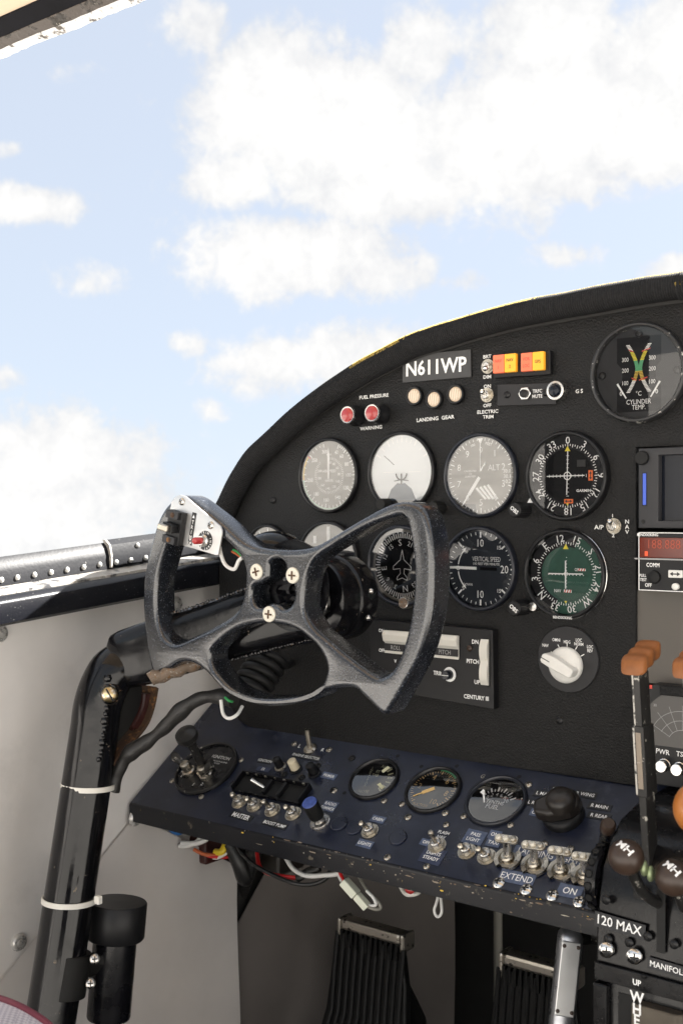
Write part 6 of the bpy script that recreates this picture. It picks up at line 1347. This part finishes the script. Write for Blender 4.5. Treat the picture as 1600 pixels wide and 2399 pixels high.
cn = thing('wire_connector', 'white plastic wire connector hanging below the panel edge', 'connector', PT(*z6(1110, 520), 1.085))
p, q = PT(*z6(1040, 440), 1.09), PT(*z6(1190, 610), 1.08); dv_ = q-p
b = MB(); M_ = Matrix.Translation(p) @ dv_.to_track_quat('Z', 'Y').to_matrix().to_4x4()
b.box((0, 0, dv_.length*.27), (.011, .008, dv_.length*.54), M_); b.build('plug', 'connector_white', cn, 0, .0010, world=True)
b = MB(); b.box((0, 0, dv_.length*.78), (.0092, .0070, dv_.length*.46), M_); b.build('socket', 'connector_white', cn, 0, .0010, world=True)
wire('connector_wire', 'red and white wire entering the white connector from above', 'wire_red', [(*z6(1012,360),1.10), (*z6(1022,400),1.095), (*z6(1045,450),1.089)], .0018)
wire('connector_wire', 'short white wire beside the red one at the connector top', 'wire_white', [(*z6(1005,372),1.10), (*z6(1012,410),1.096), (*z6(1030,445),1.090)], .0018)
wire('connector_wire', 'grey wire loop below the white connector', 'tube_grey', [(*z6(1195,605),1.079), (*z6(1240,622),1.078), (*z6(1272,615),1.079), (*z6(1262,580),1.08), (*z6(1215,530),1.085), (*z6(1180,490),1.09), (*z6(1140,420),1.10)], .0018)
wire('connector_wire', 'white wire loop hanging below the connector', 'wire_white', [(*z6(1190,595),1.080), (*z6(1225,600),1.079), (*z6(1245,590),1.079), (*z6(1225,545),1.082), (*z6(1185,505),1.087)], .0016)
wire('string_loop', 'white string loop hanging under the panel edge', 'wire_white', [(1028,2090,1.06), (1022,2115,1.055), (1017,2132,1.053), (1021,2145,1.052), (1028,2147,1.052), (1034,2138,1.052), (1034,2122,1.053), (1031,2092,1.06)], .0014, grp=None)
wire('end_cap_wire', 'cream wire end with red tip peeking below the panel', 'nylon', [(935,2070,1.10), (945,2088,1.09), (955,2096,1.085), (975,2094,1.085), (983,2085,1.09), (972,2078,1.10)], .0022, grp=None)
b = MB(); b.sphere(PT(960, 2084, 1.084), .0042, 14, (1.3, 1, 1)); tag(b.build('red_cap', 'red_button'), 'small red cap under the panel edge above the pedal', 'cap')
rn = random.Random(11)
tangle = [('wire_blue', (392,1928), (425,1945), .0042, 'thick blue wire bundle in the corner under the panel'), ('wire_white', (425,1976), (490,1958), .0030, 'white wire under the left end of the panel, upper strand'), ('wire_white', (420,1982), (470,1962), .0026, 'white wire under the left end of the panel, lower strand'),
          ('wire_orange', (455,1990), (520,1998), .0022, 'dull orange wire tangled under the panel'), ('wire_yellow', (505,1996), (530,1974), .0040, 'yellow wire end in the tangle under the panel'), ('wire_red', (470,1998), (540,2004), .0018, 'dark red wire in the tangle under the panel'), ('nylon', (500,2010), (545,1985), .0018, 'pale thin wire in the tangle under the panel'), ('wire_black', (540,1975), (575,2060), .0090, 'thick black hose dropping through the kick panel gap')]
for m, p, q, r, lab in tangle:
    mx, my = (p[0]+q[0])/2+rn.uniform(-8, 8), (p[1]+q[1])/2+rn.uniform(4, 12)
    wire('tangled_wire', lab, m, [(p[0], p[1], 1.30), (mx, my, 1.295), (q[0], q[1], 1.30), (q[0]+8, q[1]-45, 1.31)], r, grp='wire tangle under the panel')
wire('tangled_wire', 'black hose hanging in the V gap between kick panels', 'tape_black', [(600,1960,1.33), (592,2010,1.36), (575,2060,1.40), (556,2120,1.42), (545,2172,1.43)], .010, grp='wire tangle under the panel')
b = MB(); Pm = PT(640, 1985, 1.40); b.box(Pm, (.06, .05, .05)); tag(b.build('relay_box', 'knob_brownblack', None, 0, .003), 'dark brown box half hidden behind the wires under the panel', 'box')
b = MB(); Pm = PT(462, 1972, 1.36); b.box(Pm, (.08, .05, .03)); tag(b.build('junction_block', 'maroon_pipe', None, 0, .003), 'dark red block behind the wire tangle in the corner', 'box')

# ================================================================== RUDDER PEDALS
def pedal(label, cpx, cpy, tdep, w_):
    P = PT(cpx, cpy, tdep); t = thing('rudder_pedal', label, 'pedal', P, 0, 'rudder pedals')
    b = MB(); b.box((0, 0, 0), (w_, .022, .014)); b.build('top_bar', 'pedal_steel', t, 0, .004)
    n = 12
    for k in range(n): b = MB(); b.box((-w_/2+w_*(k+.5)/n, -.008, -.015), (w_/n*.55, .012, .020)); b.build('tread_tooth', 'pedal_black', t, 0, .001)
    b = MB(); rows = [(-.008, -.010, .5), (-.014, -.05, .62), (-.020, -.10, .66), (-.045, -.15, .68), (-.085, -.185, .70), (-.11, -.19, .70)]; vs_ = []
    for y, z_, k in rows: vs_ += [(-w_*k, y, z_), (w_*k, y, z_), (w_*k, y+.012, z_-.004), (-w_*k, y+.012, z_-.004)]
    b.add(vs_, [(i*4+j, i*4+4+j, i*4+4+(j+1) % 4, i*4+(j+1) % 4) for i in range(len(rows)-1) for j in range(4)]+[(0, 1, 2, 3), tuple(len(vs_)-4+j for j in (3, 2, 1, 0))]); b.build('pad', 'pedal_black', t, 30, .002)
    for k in range(11):
        b = MB(); x = -w_*.55+w_*1.1*k/10; vs_ = [V((x, y-.0015, z_)) for y, z_, kk in rows]; b.tube(vs_, .0028, 6); b.build('tread_rib', 'rubber_black', t, 30)
    b = MB(); b.tube([V((0, .01, -.02)), V((0, .09, -.14)), V((0, .12, -.93-P.z))], .012, 12); b.build('arm', 'pedal_black', t, 40)
    for s in (-1, 1):
        b = MB(); b.box((s*(w_/2+.002), .002, -.004), (.006, .026, .022)); b.build('end_cap', 'pedal_steel', t, 0, .003)
pedal('black ribbed left rudder pedal with worn metal top bar', 877, 2178, 1.36, .088); pedal('black ribbed right rudder pedal half hidden by the silver lever', 1265, 2262, 1.22, .082)

# ================================================================== SEAT CORNER
seat = thing('pilot_seat', 'pale woven seat cushion corner with burgundy piping at the bottom left', 'seat', (-.62, -.62, -.93))
ep = [PT(x, y, t_) for x, y, t_ in ((-140, 2300, .80), (-60, 2326, .79), (0, 2341, .78), (40, 2356, .77), (75, 2375, .765), (110, 2399, .76), (150, 2440, .755), (180, 2500, .75), (190, 2600, .74))]
ec = catmull(ep, 5); b = MB(); b.tube(ec, .0028, 10); b.build('piping', 'seat_piping', seat, 50, world=True)
cen = PT(-60, 2560, .70); vs_ = []; m = len(ec); K = 10
for p in ec:
    for k in range(K+1):
        f = k/K; q = p.lerp(cen, f); q.z += .018*math.sin(f*math.pi*.5); vs_.append(q)
b = MB(); b.add(vs_, [(i*(K+1)+k, i*(K+1)+k+1, (i+1)*(K+1)+k+1, (i+1)*(K+1)+k) for i in range(m-1) for k in range(K)])
lo = [V((p.x, p.y, p.z-.10)) for p in ec]; b.add([*ec, *lo], [(i, i+1, m+i+1, m+i) for i in range(m-1)])
b.build('cushion', 'seat_cloth', seat, 60, world=True)
b = MB(); b.box((-.62, -.60, -.76), (.30, .30, .34)); b.build('base', 'floor_dark', seat, 0, .01, world=True)
